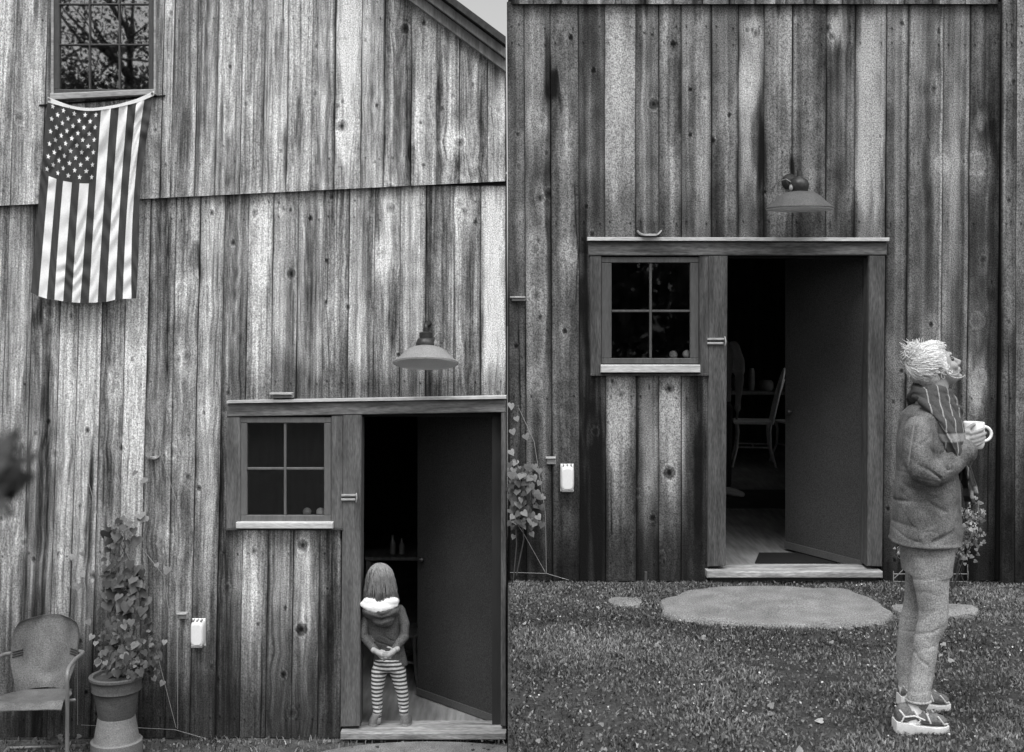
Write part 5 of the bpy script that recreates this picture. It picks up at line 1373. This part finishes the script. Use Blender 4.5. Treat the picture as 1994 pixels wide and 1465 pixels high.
        for sd in (-1, 1):
            ysd = lambda u, z: yy + sd * (float(np.interp(u, [p[0] for p in prof], [p[1] for p in prof])) * (1 - .22 * z * z) - .0005)
            for path in ([(.02, .85), (.10, .45), (.04, .1)], [(.30, .75), (.42, .35), (.36, .1)], [(.55, .85), (.62, .3)], [(.78, .9), (.9, .25), (1.0, .2)], [(.12, .4), (.3, .5), (.5, .42)]):
                pts = [Vector((h.x + L * u, ysd(u, z), zb(u) + .012 + float(np.interp(u, [p[0] for p in prof], [p[2] for p in prof])) * z)) for u, z in path]
                pn.tube(pts, .0042, 6)
        for u in (.36, .44, .52, .6): z_ = zb(u) + .012 + float(np.interp(u, [p[0] for p in prof], [p[2] for p in prof])); pn.tube([(h.x + L * u, yy - .024, z_ - .008), (h.x + L * (u - .01), yy, z_ + .002), (h.x + L * u, yy + .024, z_ - .008)], .003, 6)
        pn.build('shoe_trim', M['shoe_p'], so, smooth=True)
    sx = lambda px, d: (px - CX) * d / FPX
    shoe(sx(1746, 5.18), sx(1842, 5.18), YW - .09, .014, 0)
    shoe(sx(1760, 5.42), sx(1852, 5.42), YW + .19, .030, 0)
    # ---- body (head, neck, hands, ankles) one continuous surface
    mb = MB()
    mb.tube([near[-1] + Vector((0, 0, .06)), Vector((sx(1779, 5.18), YW - .09, .10)), Vector((sx(1777, 5.18), YW - .09, .055))], [.036, .035, .036], 12)
    mb.tube([far[-1] + Vector((0, 0, .06)), Vector((sx(1772, 5.42), YW + .19, .11)), Vector((sx(1776, 5.42), YW + .19, .07))], [.034, .032, .034], 12)
    socks = []
    for L0, pa, pb in ((near[-1], Vector((sx(1779, 5.18), YW - .09, .10)), Vector((sx(1777, 5.18), YW - .09, .055))), (far[-1], Vector((sx(1772, 5.42), YW + .19, .11)), Vector((sx(1776, 5.42), YW + .19, .07)))):
        q_ = MB(); q_.tube([L0 + Vector((0, 0, .04)), pa, pb], [.038, .038, .038], 12); socks.append(q_)
    # torso core so that the figure is one piece
    mb.rings([(hipc.x, YW, hipc.z - .06, .07, .10), (hipc.x, YW, W(1800, 960).z, .07, .11), (W(1812, 0).x, YW, W(0, 850).z, .08, .13), (W(1812, 0).x, YW, W(0, 812).z, .06, .10)], 20)
    for L_ in (near, far): mb.tube([hipc + Vector((0, L_[0].y - YW, -.02))] + [L_[2], L_[4], L_[-1]], [.06, .05, .045, .035], 12)
    HC = W(1823, 716); tilt = R(30)
    F = Vector((math.cos(tilt), 0, math.sin(tilt))); U = Vector((-math.sin(tilt), 0, math.cos(tilt))); S = Vector((0, 1, 0))
    rotH = Matrix((F, S, U)).transposed()
    HS = .86; H = lambda f, s_, u: HC + (F * f + S * s_ + U * u) * HS
    class E:
        @staticmethod
        def ell(c, r, a, b): mb.ell(c, tuple(q * HS for q in r), a, b, rotH)
    mb.tube([W(1808, 800), W(1812, 775), W(1822, 748)], [.062, .055, .056], 16)
    E.ell(H(-.008, 0, .015), (.098, .076, .096), 24, 16)
    E.ell(H(.030, 0, -.045), (.062, .058, .068), 20, 14)      # cheeks and jaw
    E.ell(H(.068, 0, -.094), (.024, .026, .018), 14, 10)      # chin
    mb.tube([H(.086, 0, .012), H(.098, 0, -.012), H(.112, 0, -.034), H(.104, 0, -.040)], [.007, .009, .0125, .009], 10)   # nose
    E.ell(H(.082, 0, .030), (.016, .052, .012), 16, 8)        # brow
    for sd in (-1, 1):
        E.ell(H(.066, sd * .036, -.028), (.024, .024, .026), 12, 8)
        E.ell(H(-.006, sd * .076, -.010), (.018, .008, .030), 12, 8)  # ear
        E.ell(H(.108 - .006, sd * .010, -.038), (.010, .008, .008), 8, 6)
    E.ell(H(.094, 0, -.060), (.009, .022, .006), 12, 6); E.ell(H(.091, 0, -.071), (.010, .020, .007), 12, 6)
    # forearms into hands
    MU = W(1896, 846, -.045); RM = .045
    for sd, w0, e0 in ((-1, wr_n, el_n), (1, wr_f, el_f)):
        d = (w0 - e0).normalized(); kc = Vector((MU.x + math.cos(R(205 if sd < 0 else 155)) * (RM + .030), MU.y + math.sin(R(205 if sd < 0 else 155)) * (RM + .030), MU.z - .012))
        mb.tube([w0 - d * .06, w0, w0.lerp(kc, .5), kc], [.030, .026, .028, .026], 12)
        pk = [Vector((MU.x + math.cos(R(205 + 22 if sd < 0 else 155 - 22)) * (RM + .018), MU.y + math.sin(R(205 + 22 if sd < 0 else 155 - 22)) * (RM + .018), MU.z - .012 + (k - 1.5) * .018)) for k in range(4)]
        mb.tube([kc + Vector((0, 0, .02)), pk[3]], [.017, .013], 10); mb.tube([kc + Vector((0, 0, -.02)), pk[0]], [.017, .013], 10); mb.tube([kc, (pk[1] + pk[2]) / 2], [.022, .015], 10)
        for k in range(4):
            zf = MU.z + .018 - (3 - k) * .0185; sp = [70, 82, 86, 74][k]; r0 = [.0078, .0088, .0092, .0088][k]
            a0 = 222 if sd < 0 else 138; pts = []
            for q in range(5):
                an = a0 + (sp * q / 4) * (1 if sd < 0 else -1); rr = RM + .0085 + (.007 if q == 1 else .002 if q == 2 else 0)
                pts.append(Vector((MU.x + math.cos(R(an)) * rr, MU.y + math.sin(R(an)) * rr, zf - .012 + .004 * q - .010 * (1 - q / 4) + .006)))
            mb.tube(pts, [r0 * 1.1, r0 * 1.05, r0, r0 * .92, r0 * .8], 10)
        a0 = 200 if sd < 0 else 160; pts = []
        for q in range(4):
            an = a0 + q * 17 * (1 if sd < 0 else -1); rr = RM + .012 - .002 * q; pts.append(Vector((MU.x + math.cos(R(an)) * rr, MU.y + math.sin(R(an)) * rr, MU.z + .008 + .013 * q)))
        mb.tube([kc + Vector((0, 0, .006))] + pts, [.014, .0115, .0108, .0098, .0086], 10)
    body = remesh('body', mb, M['skin'], t, .0042, 2)
    for sd in (-1, 1):
        e = MB(); e.ell(H(.079, sd * .031, .004), (.010, .012, .010), 12, 8, rotH); e.build('eye', M['eye'], body, smooth=True)
    for q_ in socks: q_.build('sock', M['sole'], t, smooth=True)
    # ---- hair
    rs = np.random.default_rng(5)
    hb = MB(); BUN = W(1783, 687, -.01)
    hb.ell(H(-.020, 0, .034), (.088, .073, .078), 24, 16, rotH); hb.ell(H(-.050, 0, -.010), (.062, .069, .060), 20, 12, rotH); hb.ell(H(.044, 0, .068), (.034, .052, .028), 16, 10, rotH)
    hb.ell(H(.012, -.066, .0), (.026, .014, .030), 12, 8, rotH); hb.ell(H(.012, .066, .0), (.026, .014, .030), 12, 8, rotH)
    hb.ell(BUN, (.034, .034, .036), 16, 12)
    hair = remesh('hair', hb, M['hair_s'], t, .006, 1, fold=lambda p, no: n3(p, 40, 3) * .014 - .002)
    cv = []
    def surf(f, s_, u):   # point on the hair ellipsoid in the head frame from direction
        v = Vector((f / .114, s_ / .092, u / .100)); v.normalize(); return H(-.014 + v.x * .114, v.y * .092, .030 + v.z * .100)
    for _ in range(1500):   # combed back from face and nape to the bun
        th = rs.uniform(0, 2 * math.pi); el = rs.uniform(-.5, .75)
        f0 = math.cos(th) * math.cos(el); s0 = math.sin(th) * math.cos(el); u0 = math.sin(el)
        if f0 > .62 and u0 < .35: continue
        if f0 > .35 and u0 < .0: continue
        if f0 > .0 and u0 < -.2: continue
        b0 = Vector((-.80, 0, .42)); pts = []
        wob = rs.normal(0, .0032, 3); ph = rs.uniform(0, 6)
        for q in range(7):
            k = q / 6; v = Vector((f0, s0, u0)).lerp(b0, k); v.normalize()
            p = surf(v.x, v.y, v.z) + Vector(wob) * math.sin(k * 5 + ph) + (H(v.x, v.y, v.z) - H(0, 0, 0)).normalized() * (.003 + .006 * rs.random())
            pts.append(p)
        cv.append(pts)
    for _ in range(42):   # curls by the ear and the brow, flyaways
        base = H(rs.uniform(-.03, .030), rs.choice([-1, 1]) * rs.uniform(.070, .088), rs.uniform(-.04, .05)); r0 = rs.uniform(.007, .016); ph = rs.uniform(0, 6); dr = Vector((rs.normal(.002, .004), rs.normal(0, .003), -rs.uniform(.001, .005)))
        cv.append([base + Vector((math.cos(ph + q * .9) * r0, -abs(.004) * 0 + math.sin(ph + q * .7) * .004, math.sin(ph + q * .9) * r0)) + dr * q for q in range(9)])
    for _ in range(26):
        v = Vector(rs.normal(0, 1, 3)).normalized()
        if v.z < -.1: v.z = -v.z
        p0 = surf(v.x, v.y, v.z); o_ = (p0 - HC).normalized(); sd_ = Vector(rs.normal(0, 1, 3)) * .012
        cv.append([p0, p0 + o_ * .010 + sd_ * .6, p0 + o_ * rs.uniform(.014, .028) + sd_ * 1.4])
    fly = cv[-26:]; cv = cv[:-26]
    strands('hair_strands', M['hair_w'], hair, cv, .0013); strands('flyaway_hair', M['hair_w'], hair, fly, .0007)
    cv = []
    for _ in range(150):   # bun: loops and spiky ends
        v = Vector(rs.normal(0, 1, 3)).normalized(); w_ = v.cross(Vector(rs.normal(0, 1, 3))).normalized(); ph = rs.uniform(0, 6); rr = rs.uniform(.020, .050)
        cv.append([BUN + (v * math.cos(ph + q * .38) + w_ * math.sin(ph + q * .38)) * rr for q in range(7)])
    for _ in range(110):
        v = Vector((rs.normal(-.5, .7), rs.normal(0, .6), rs.normal(.2, .8))).normalized(); q = v * rs.uniform(.046, .064) + Vector(rs.normal(0, .008, 3))
        cv.append([BUN + v * .03, BUN + v * .042 + Vector(rs.normal(0, .006, 3)), BUN + q])
    for _ in range(16):
        p = W(rs.uniform(1768, 1780), rs.uniform(705, 720), rs.uniform(-.03, .03)); cv.append([BUN + Vector((-.02, p.y - YW - 0, -.03)), p, p + Vector((rs.normal(-.004, .006), 0, -.03)), p + Vector((rs.normal(.010, .008), 0, -.055))])
    strands('bun', M['hair_w'], hair, cv, .0015)
    ti = MB(); c0 = BUN.lerp(HC, .36); ax = (HC - BUN).normalized(); q1 = ax.cross(Vector((0, 1, 0))).normalized(); q2 = ax.cross(q1)
    ti.tube([c0 + q1 * .030 * math.cos(a) + q2 * .030 * math.sin(a) for a in np.linspace(0, 2 * math.pi, 18)], .0075, 8, cap=False); ti.build('hair_tie', M['black'], hair, smooth=True)
    # ---- scarf
    mb = MB(); c = W(1815, 778)
    for k, (zz, rx, ry, rr, tl) in enumerate(((.036, .064, .070, .024, -.10), (.008, .074, .080, .028, -.25), (-.020, .082, .090, .028, -.40))):
        mb.tube([Vector((c.x + .008 * k + rx * math.cos(a), YW + ry * math.sin(a), c.z + zz + tl * rx * math.cos(a) + .006 * math.sin(3 * a + k * 2))) for a in np.linspace(0, 2 * math.pi, 30)], rr, 12, flat=1)
    # draped front panel and tails
    def strip(path, wd, th):
        n = len(path); vs = []
        for p, w_ in zip(path, wd):
            p = Vector(p)
            for k in range(8):
                u = k / 7 * 2 - 1; vs.append(p + Vector((.012 * (1 - u * u), u * w_, .004 * math.sin(u * 5))))
            for k in range(7, -1, -1):
                u = k / 7 * 2 - 1; vs.append(p + Vector((.012 * (1 - u * u) - th, u * w_, .004 * math.sin(u * 5))))
        fs = [(i * 16 + k, i * 16 + (k + 1) % 16, (i + 1) * 16 + (k + 1) % 16, (i + 1) * 16 + k) for i in range(n - 1) for k in range(16)] + [tuple(range(15, -1, -1)), tuple((n - 1) * 16 + k for k in range(16))]
        mb.add(vs, fs)
    vs = []; rows_ = [(768, 1812, .066, .078, 150), (780, 1810, .078, .096, 135), (794, 1809, .090, .120, 118), (812, 1809, .100, .155, 104), (832, 1809, .108, .176, 92), (852, 1809, .113, .186, 82), (874, 1810, .117, .190, 73), (898, 1811, .121, .192, 65)]
    NA = 26
    for py_, cx_, rx_, ry_, A_ in rows_:
        for lay in (0, 1):
            for k in range(NA + 1):
                an = R(A_) * (2 * k / NA - 1) if lay == 0 else R(A_) * (1 - 2 * k / NA); o_ = .026 if lay == 0 else -.02
                c0 = W(cx_, py_); vs.append((c0.x + (rx_ + o_) * math.cos(an), YW + (ry_ + o_) * math.sin(an), c0.z))
    K_ = 2 * (NA + 1); n_ = len(rows_)
    mb.add(vs, [(i * K_ + k, (i + 1) * K_ + k, (i + 1) * K_ + (k + 1) % K_, i * K_ + (k + 1) % K_) for i in range(n_ - 1) for k in range(K_)] + [tuple(range(K_)), tuple((n_ - 1) * K_ + k for k in range(K_ - 1, -1, -1))])
    strip([W(1868, 870, -.02), W(1878, 900, -.02), W(1884, 930, -.03), W(1888, 955, -.03), W(1892, 980, -.03)], [.06, .055, .05, .045, .042], .020)
    strip([W(1870, 880, .06), W(1886, 915, .06), W(1896, 945, .07), W(1901, 962, .07)], [.04, .035, .03, .025], .018)
    mb.tube([W(1795, 782, -.09), W(1822, 806, -.135), W(1836, 845, -.165), W(1846, 890, -.165)], [.018, .022, .022, .016], 12)
    mb.tube([W(1812, 780, -.085), W(1840, 806, -.105), W(1856, 845, -.13), W(1864, 885, -.12)], [.018, .022, .022, .016], 12)
    scf = remesh('scarf', mb, M['plaid'], t, .0050, 1, fold=lambda p, no: .014 * crease(p, (.95, .25, .5), 75, 3, 1.0, 3) + n3(p, 30, 7) * .008)
    fr = MB()
    for k in range(26): y_ = YW - .03 + (k - 13) * .0035; p = W(1892, 980); fr.tube([(p.x + rs.normal(0, .004), y_, p.z + .01), (p.x + rs.normal(.002, .006), y_, p.z - .028)], .0016, 4)
    fr.build('scarf_fringe', M['plaid'], scf)
    # ---- mug (held: a thing of its own)
    mb = MB(); zt = .052; zb_ = -.060
    mb.lathe(MU, [(.001, zb_), (.034, zb_), (.038, zb_ + .004), (RM - .001, zb_ + .02), (RM, zt - .004), (RM - .0015, zt), (RM - .005, zt - .002), (RM - .006, zb_ + .02), (.03, zb_ + .008), (.001, zb_ + .008)], 36)
    mg = mb.build('mug', M['mug'], None, origin=MU + Vector((0, 0, zb_)), auto=50)
    tag(mg, 'white ceramic mug held in both hands by the woman on the lawn', 'mug')
    mb = MB(); pts = [MU + Vector((RM - .004 + .034 * math.sin(a), 0, .002 + .031 * math.cos(a))) for a in np.linspace(.05, math.pi - .05, 14)]
    mb.tube(pts, .0065, 10); mb.build('mug_handle', M['mug'], mg, smooth=True)
woman()

# ---------------------------------------------------------------- CHILD in the left doorway, back to the camera
def child():
    Y0 = .05; W = lambda px, py, Y=0.0: P(px, py, Y0 + Y); zf = ztL
    t = thing('person', 'small child seen from behind in striped leggings and white lined hoodie in the doorway', 'person', (W(748, 0).x, Y0, zf))
    mb = MB()
    # hoodie torso (leaning forward a little, hips to the right)
    T = [(1296, 760, 34, .075), (1284, 759, 33, .076), (1262, 756, 30, .072), (1235, 750, 30, .068), (1205, 747, 33, .068), (1186, 746, 33, .062), (1172, 744, 24, .045)]
    s = (D0 + Y0) / FPX
    mb.rings([(W(cx, 0).x, Y0 + (.02 if py > 1250 else .0), W(0, py).z, w * s, d) for py, cx, w, d in T], 26, 2.3)
    mb.tube([W(717, 1190, .0), W(709, 1220, -.03), W(709, 1240, -.045), W(732, 1268, -.095)], [.038, .033, .031, .025], 14)
    mb.tube([W(778, 1189, .0), W(788, 1218, -.03), W(787, 1240, -.055), W(768, 1266, -.105)], [.038, .034, .032, .025], 14)
    def fold(p, no):
        r = n3(p, 16, 23) * .010 + n3(p, 45, 29) * .004 + .010 * crease(p, (.2, 0, 1), 70, 61) * (near_(p, W(712, 1245, -.06), .06) + near_(p, W(786, 1240, -.06), .07)) + .008 * crease(p, (.5, 0, 1), 60, 71) * near_(p, W(750, 1250, -.07), .1)
        return r
        for c0, k, amp, rad in ((W(745, 1232, -.1), 130, .004, .10), (W(712, 1240, -.06), 170, .006, .06), (W(786, 1235, -.06), 170, .006, .06), (W(775, 1285, -.06), 150, .005, .07)):
            d = p - np.array(c0); q = np.linalg.norm(d, axis=1); r += amp * np.sin((d[:, 2] + .35 * d[:, 0]) * k) * np.exp(-(q / rad) ** 2)
        return r
    hd = remesh('hoodie', mb, M['hoodie'], t, .0055, 2, fold=fold)
    # hood lying on the back
    mb = MB()
    mb.ell(W(742, 1190, -.070), (.124, .075, .058), 24, 14); mb.ell(W(746, 1206, -.078), (.078, .050, .052), 20, 12)
    hood = remesh('hood', mb, M['hoodie'], hd, .0055, 2, fold=lambda p, no: .0022 * np.sin((p[:, 2] - .45 * np.abs(p[:, 0] - W(746, 0).x)) * 150 + 5 * vn(p[:, 0] * 14, p[:, 2] * 14, 6)) + n3(p, 30, 5) * .008)
    mb = MB()
    mb.rings([(W(741, 0).x, Y0 - .105, W(0, 1187).z, .035, .030), (W(741, 0).x, Y0 - .100, W(0, 1181).z, .085, .044), (W(741, 0).x, Y0 - .090, W(0, 1174).z, .122, .052), (W(741, 0).x, Y0 - .08, W(0, 1168).z, .128, .05), (W(741, 0).x, Y0 - .07, W(0, 1163).z, .09, .04)], 30, 1.8)
    mb.ell(W(725, 1171, -.072), (19 * s, .050, 9.5 * s), 20, 12); mb.ell(W(758, 1171, -.072), (20 * s, .050, 9.5 * s), 20, 12)
    remesh('hood_lining', mb, M['hood_in'], hood, .005, 14, fold=lambda p, no: n3(p, 70, 8) * .006)
    # leggings
    mb = MB()
    hc = W(758, 1296); mb.rings([(hc.x, Y0 + .005, hc.z - .03, .098, .072), (hc.x, Y0 + .01, hc.z + .02, .104, .074), (hc.x, Y0 + .01, hc.z + .05, .098, .068)], 22, 2.2)
    ank = Vector((W(736, 0).x, Y0 + .0, zf + .06)), Vector((W(786, 0).x, Y0 + .0, zf + .06))
    mb.tube([W(739, 1305), W(736, 1330), W(734, 1352), W(735, 1375, .01), ank[0]], [.054, .045, .036, .034, .027], 16)
    mb.tube([W(774, 1305), W(779, 1330), W(784, 1352), W(786, 1375, .01), ank[1]], [.055, .046, .037, .034, .027], 16)
    remesh('leggings', mb, M['stripes'], t, .0055, 2, fold=lambda p, no: n3(p, 22, 43) * .005)
    # body: head, neck, hands
    mb = MB(); hx = W(739, 1128)
    mb.ell(hx, (.070, .080, .092), 20, 14); mb.tube([W(742, 1175), W(740, 1145)], [.035, .035], 12)
    mb.rings([(W(758, 0).x, Y0, hc.z, .07, .05), (W(748, 0).x, Y0, W(0, 1190).z, .07, .05), (W(745, 0).x, Y0, W(0, 1172).z, .04, .04)], 16)
    for L_ in ((W(738, 1305), ank[0]), (W(774, 1305), ank[1])): mb.tube([Vector((L_[0].x, Y0, hc.z)), L_[0], L_[1], L_[1] - Vector((0, 0, .03))], [.03, .03, .022, .022], 10)
    # clasped hands: left hand over the right, fingers pointing down right
    def hand(wr, kc, fdir, sd, n0, spread):
        f = Vector(fdir).normalized(); acr = f.cross(Vector((0, -1, 0))).normalized() * sd
        mb.tube([wr + Vector((wr.x - kc.x, 0, .02)).normalized() * .012, wr, wr.lerp(kc, .55), kc], [.020, .017, .020, .018], 12)
        for k in range(4):
            b = kc + acr * ((k - 1.5) * .0125) ; L = [.030, .036, .034, .026][k]
            b2 = b + f * L * .45 + Vector((0, -.006, 0)); b3 = b + f * L * .85 + Vector((0, -.002, -.002)); b4 = b + f * L * 1.1 + Vector((0, .006, -.004))
            mb.tube([b - f * .012, b, b2, b3, b4], [.0075, .0074, .0068, .0062, .0055], 8)
        b = wr.lerp(kc, .5) + acr * -.020; mb.tube([b + acr * .006, b, b + f * .018 - acr * .010, b + f * .034 - acr * .010], [.008, .0078, .0070, .0058], 8)
    hand(W(731, 1268, -.115), W(745, 1276, -.125), (.75, 0, -.55), 1, 0, 0)
    hand(W(770, 1266, -.125), W(757, 1276, -.142), (-.80, 0, .10), -1, 0, 0)
    remesh('body', mb, M['skin_c'], t, .0038, 1)
    # hair: long, straight, falling on the hood
    rs = np.random.default_rng(15); hb = MB()
    hb.ell(hx + Vector((0, -.004, .006)), (.086, .092, .100), 22, 14)
    hb.rings([(W(742, 0).x, Y0 - .045, W(0, 1166).z, .110, .055), (W(741, 0).x, Y0 - .035, W(0, 1150).z, .100, .062), (W(740, 0).x, Y0 - .02, W(0, 1130).z, .088, .075)], 24)
    hr = remesh('hair', hb, M['hair_c2'], t, .0055, 2, fold=lambda p, no: .0030 * np.sin(p[:, 0] * 420 + 3 * vn(p[:, 0] * 30, p[:, 2] * 8, 3)))
    cv = []
    top = W(737, 1098, -.01)
    for _ in range(250):
        a = rs.uniform(-1.35, 1.35); lift = rs.uniform(0, .006)
        x1_ = math.sin(a); y1_ = -math.cos(a); pts = []
        for q in range(8):
            k = q / 7; ph = k * 2.2
            if ph < math.pi / 2: rx = math.sin(ph) * .088; ry = math.sin(ph) * .094; z = hx.z + .006 + math.cos(ph) * .102
            else: kk = (ph - math.pi / 2) / (2.2 - math.pi / 2); rx = .088 + .026 * kk; ry = .094 + .012 * kk; z = hx.z + .006 - kk * .125
            pts.append(Vector((hx.x + .003 + .008 * k + x1_ * (rx + lift), Y0 - .004 + y1_ * (ry + lift) * (1 if y1_ < 0 else .9), z)) + Vector((rs.normal(0, .0035) * k + .006 * math.sin(k * 4 + a * 9) * k, 0, 0)))
        pts[-1] += Vector((rs.normal(0, .007), 0, rs.normal(0, .014))); pts[-3] += Vector((rs.normal(0, .004), 0, 0)); cv.append(pts)
    strands('hair_strands', M['hair_c'], hr, cv, .0017)
    # shoes seen from behind
    for px_, an, tw in ((716, ank[0], -.022), (786, ank[1], .01)):
        mb = MB(); hx_ = an.x + tw * .3
        mb.rings([(hx_ + tw, Y0 + .05, zf + .003, .036, .078), (hx_ + tw, Y0 + .05, zf + .022, .037, .080), (hx_ + tw * .6, Y0 + .03, zf + .045, .034, .062), (hx_, Y0 + .005, zf + .072, .032, .036), (hx_, Y0 + .003, zf + .082, .030, .032)], 20, 2.3)
        sh = mb.build('shoe', M['shoe_c'], t, smooth=True)
        mb = MB(); mb.rings([(hx_ + tw, Y0 + .05, zf + .0015, .039, .081), (hx_ + tw, Y0 + .05, zf + .014, .039, .082)], 20, 2.3); mb.build('sole', M['metal_l'], sh, auto=50)
child()

# ---------------------------------------------------------------- person standing inside, mostly hidden by the door post
def insider():
    Y0 = 3.3; W = lambda px, py, Y=0.0: P(px, py, Y0 + Y); zf = .056
    t = thing('person', 'person in pale short sleeves inside the darker barn, mostly hidden by the door post', 'person', (W(1392, 0).x, Y0, zf))
    M['shirt'] = mat('pale_shirt', .45, .9, .2, (60, 60, 60), .1); M['trousers'] = mat('dark_trousers', .06, .9, .2, (60, 60, 60), .1)
    cx = W(1392, 0).x; mb = MB()
    mb.rings([(cx, Y0, .92, .15, .11), (cx, Y0, 1.15, .15, .11), (cx, Y0, 1.38, .18, .11), (cx, Y0, 1.47, .12, .08)], 20); mb.tube([(cx + .17, Y0, 1.42), (cx + .215, Y0, 1.30), (cx + .22, Y0, 1.20)], [.055, .055, .058], 14); mb.tube([(cx - .17, Y0, 1.42), (cx - .215, Y0, 1.30), (cx - .22, Y0, 1.20)], [.055, .055, .058], 14)
    remesh('shirt', mb, M['shirt'], t, .01, 2, fold=lambda p, no: n3(p, 14, 3) * .01)
    mb = MB(); mb.rings([(cx, Y0, .84, .15, .11), (cx, Y0, .96, .14, .10)], 20)
    for sd in (-1, 1): mb.tube([(cx + sd * .08, Y0, .86), (cx + sd * .09, Y0, .50), (cx + sd * .10, Y0 + .02, .16)], [.085, .065, .055], 14)
    remesh('trousers', mb, M['trousers'], t, .01, 2)
    mb = MB(); mb.ell((cx, Y0, 1.66), (.075, .095, .11), 18, 12); mb.tube([(cx, Y0, 1.45), (cx, Y0, 1.58)], [.055, .05], 12); mb.ell((cx, Y0 - .095, 1.64), (.014, .02, .02), 8, 6)
    for sd in (-1, 1):
        mb.ell((cx + sd * .077, Y0, 1.65), (.01, .02, .03), 8, 6)
        mb.tube([(cx + sd * .10, Y0, 1.42), (cx + sd * .215, Y0, 1.25), (cx + sd * .225, Y0 - .02, 1.12), (cx + sd * .20, Y0 - .06, .92)], [.05, .042, .038, .026], 12)
        mb.tube([(cx + sd * .20, Y0 - .06, .92), (cx + sd * .195, Y0 - .07, .86)], [.026, .032], 10)
        for k in range(4): mb.tube([(cx + sd * .195, Y0 - .10 + k * .018, .85), (cx + sd * .193, Y0 - .10 + k * .018, .80), (cx + sd * .185, Y0 - .095 + k * .017, .765)], [.009, .0085, .007], 8)
        mb.tube([(cx + sd * .195, Y0 - .10, .89), (cx + sd * .19, Y0 - .125, .85), (cx + sd * .185, Y0 - .13, .815)], [.011, .010, .008], 8)
        mb.tube([(cx + sd * .10, Y0, .5), (cx + sd * .10, Y0 + .02, .10)], [.04, .035], 10)
    mb.rings([(cx, Y0, .9, .10, .07), (cx, Y0, 1.4, .10, .07)], 14)
    remesh('body', mb, M['skin'], t, .0065, 1)
    mb = MB(); mb.ell((cx, Y0 + .012, 1.69), (.085, .10, .10), 18, 12); remesh('hair', mb, M['hair_c2'], t, .01, 1)
    for sd, tx_ in ((-1, 0), (1, .06)):
        mb = MB(); c = Vector((cx + sd * .10, Y0, zf)); f = Vector((.75 if sd > 0 else .1, -.66, 0)).normalized()
        mb.tube([c - f * .05 + Vector((0, 0, .045)), c + Vector((0, 0, .05)), c + f * .10 + Vector((0, 0, .036)), c + f * .17 + Vector((0, 0, .028))], [.036, .040, .036, .026], 14)
        remesh('shoe', mb, M['shoe_p'], t, .006, 1)
insider()
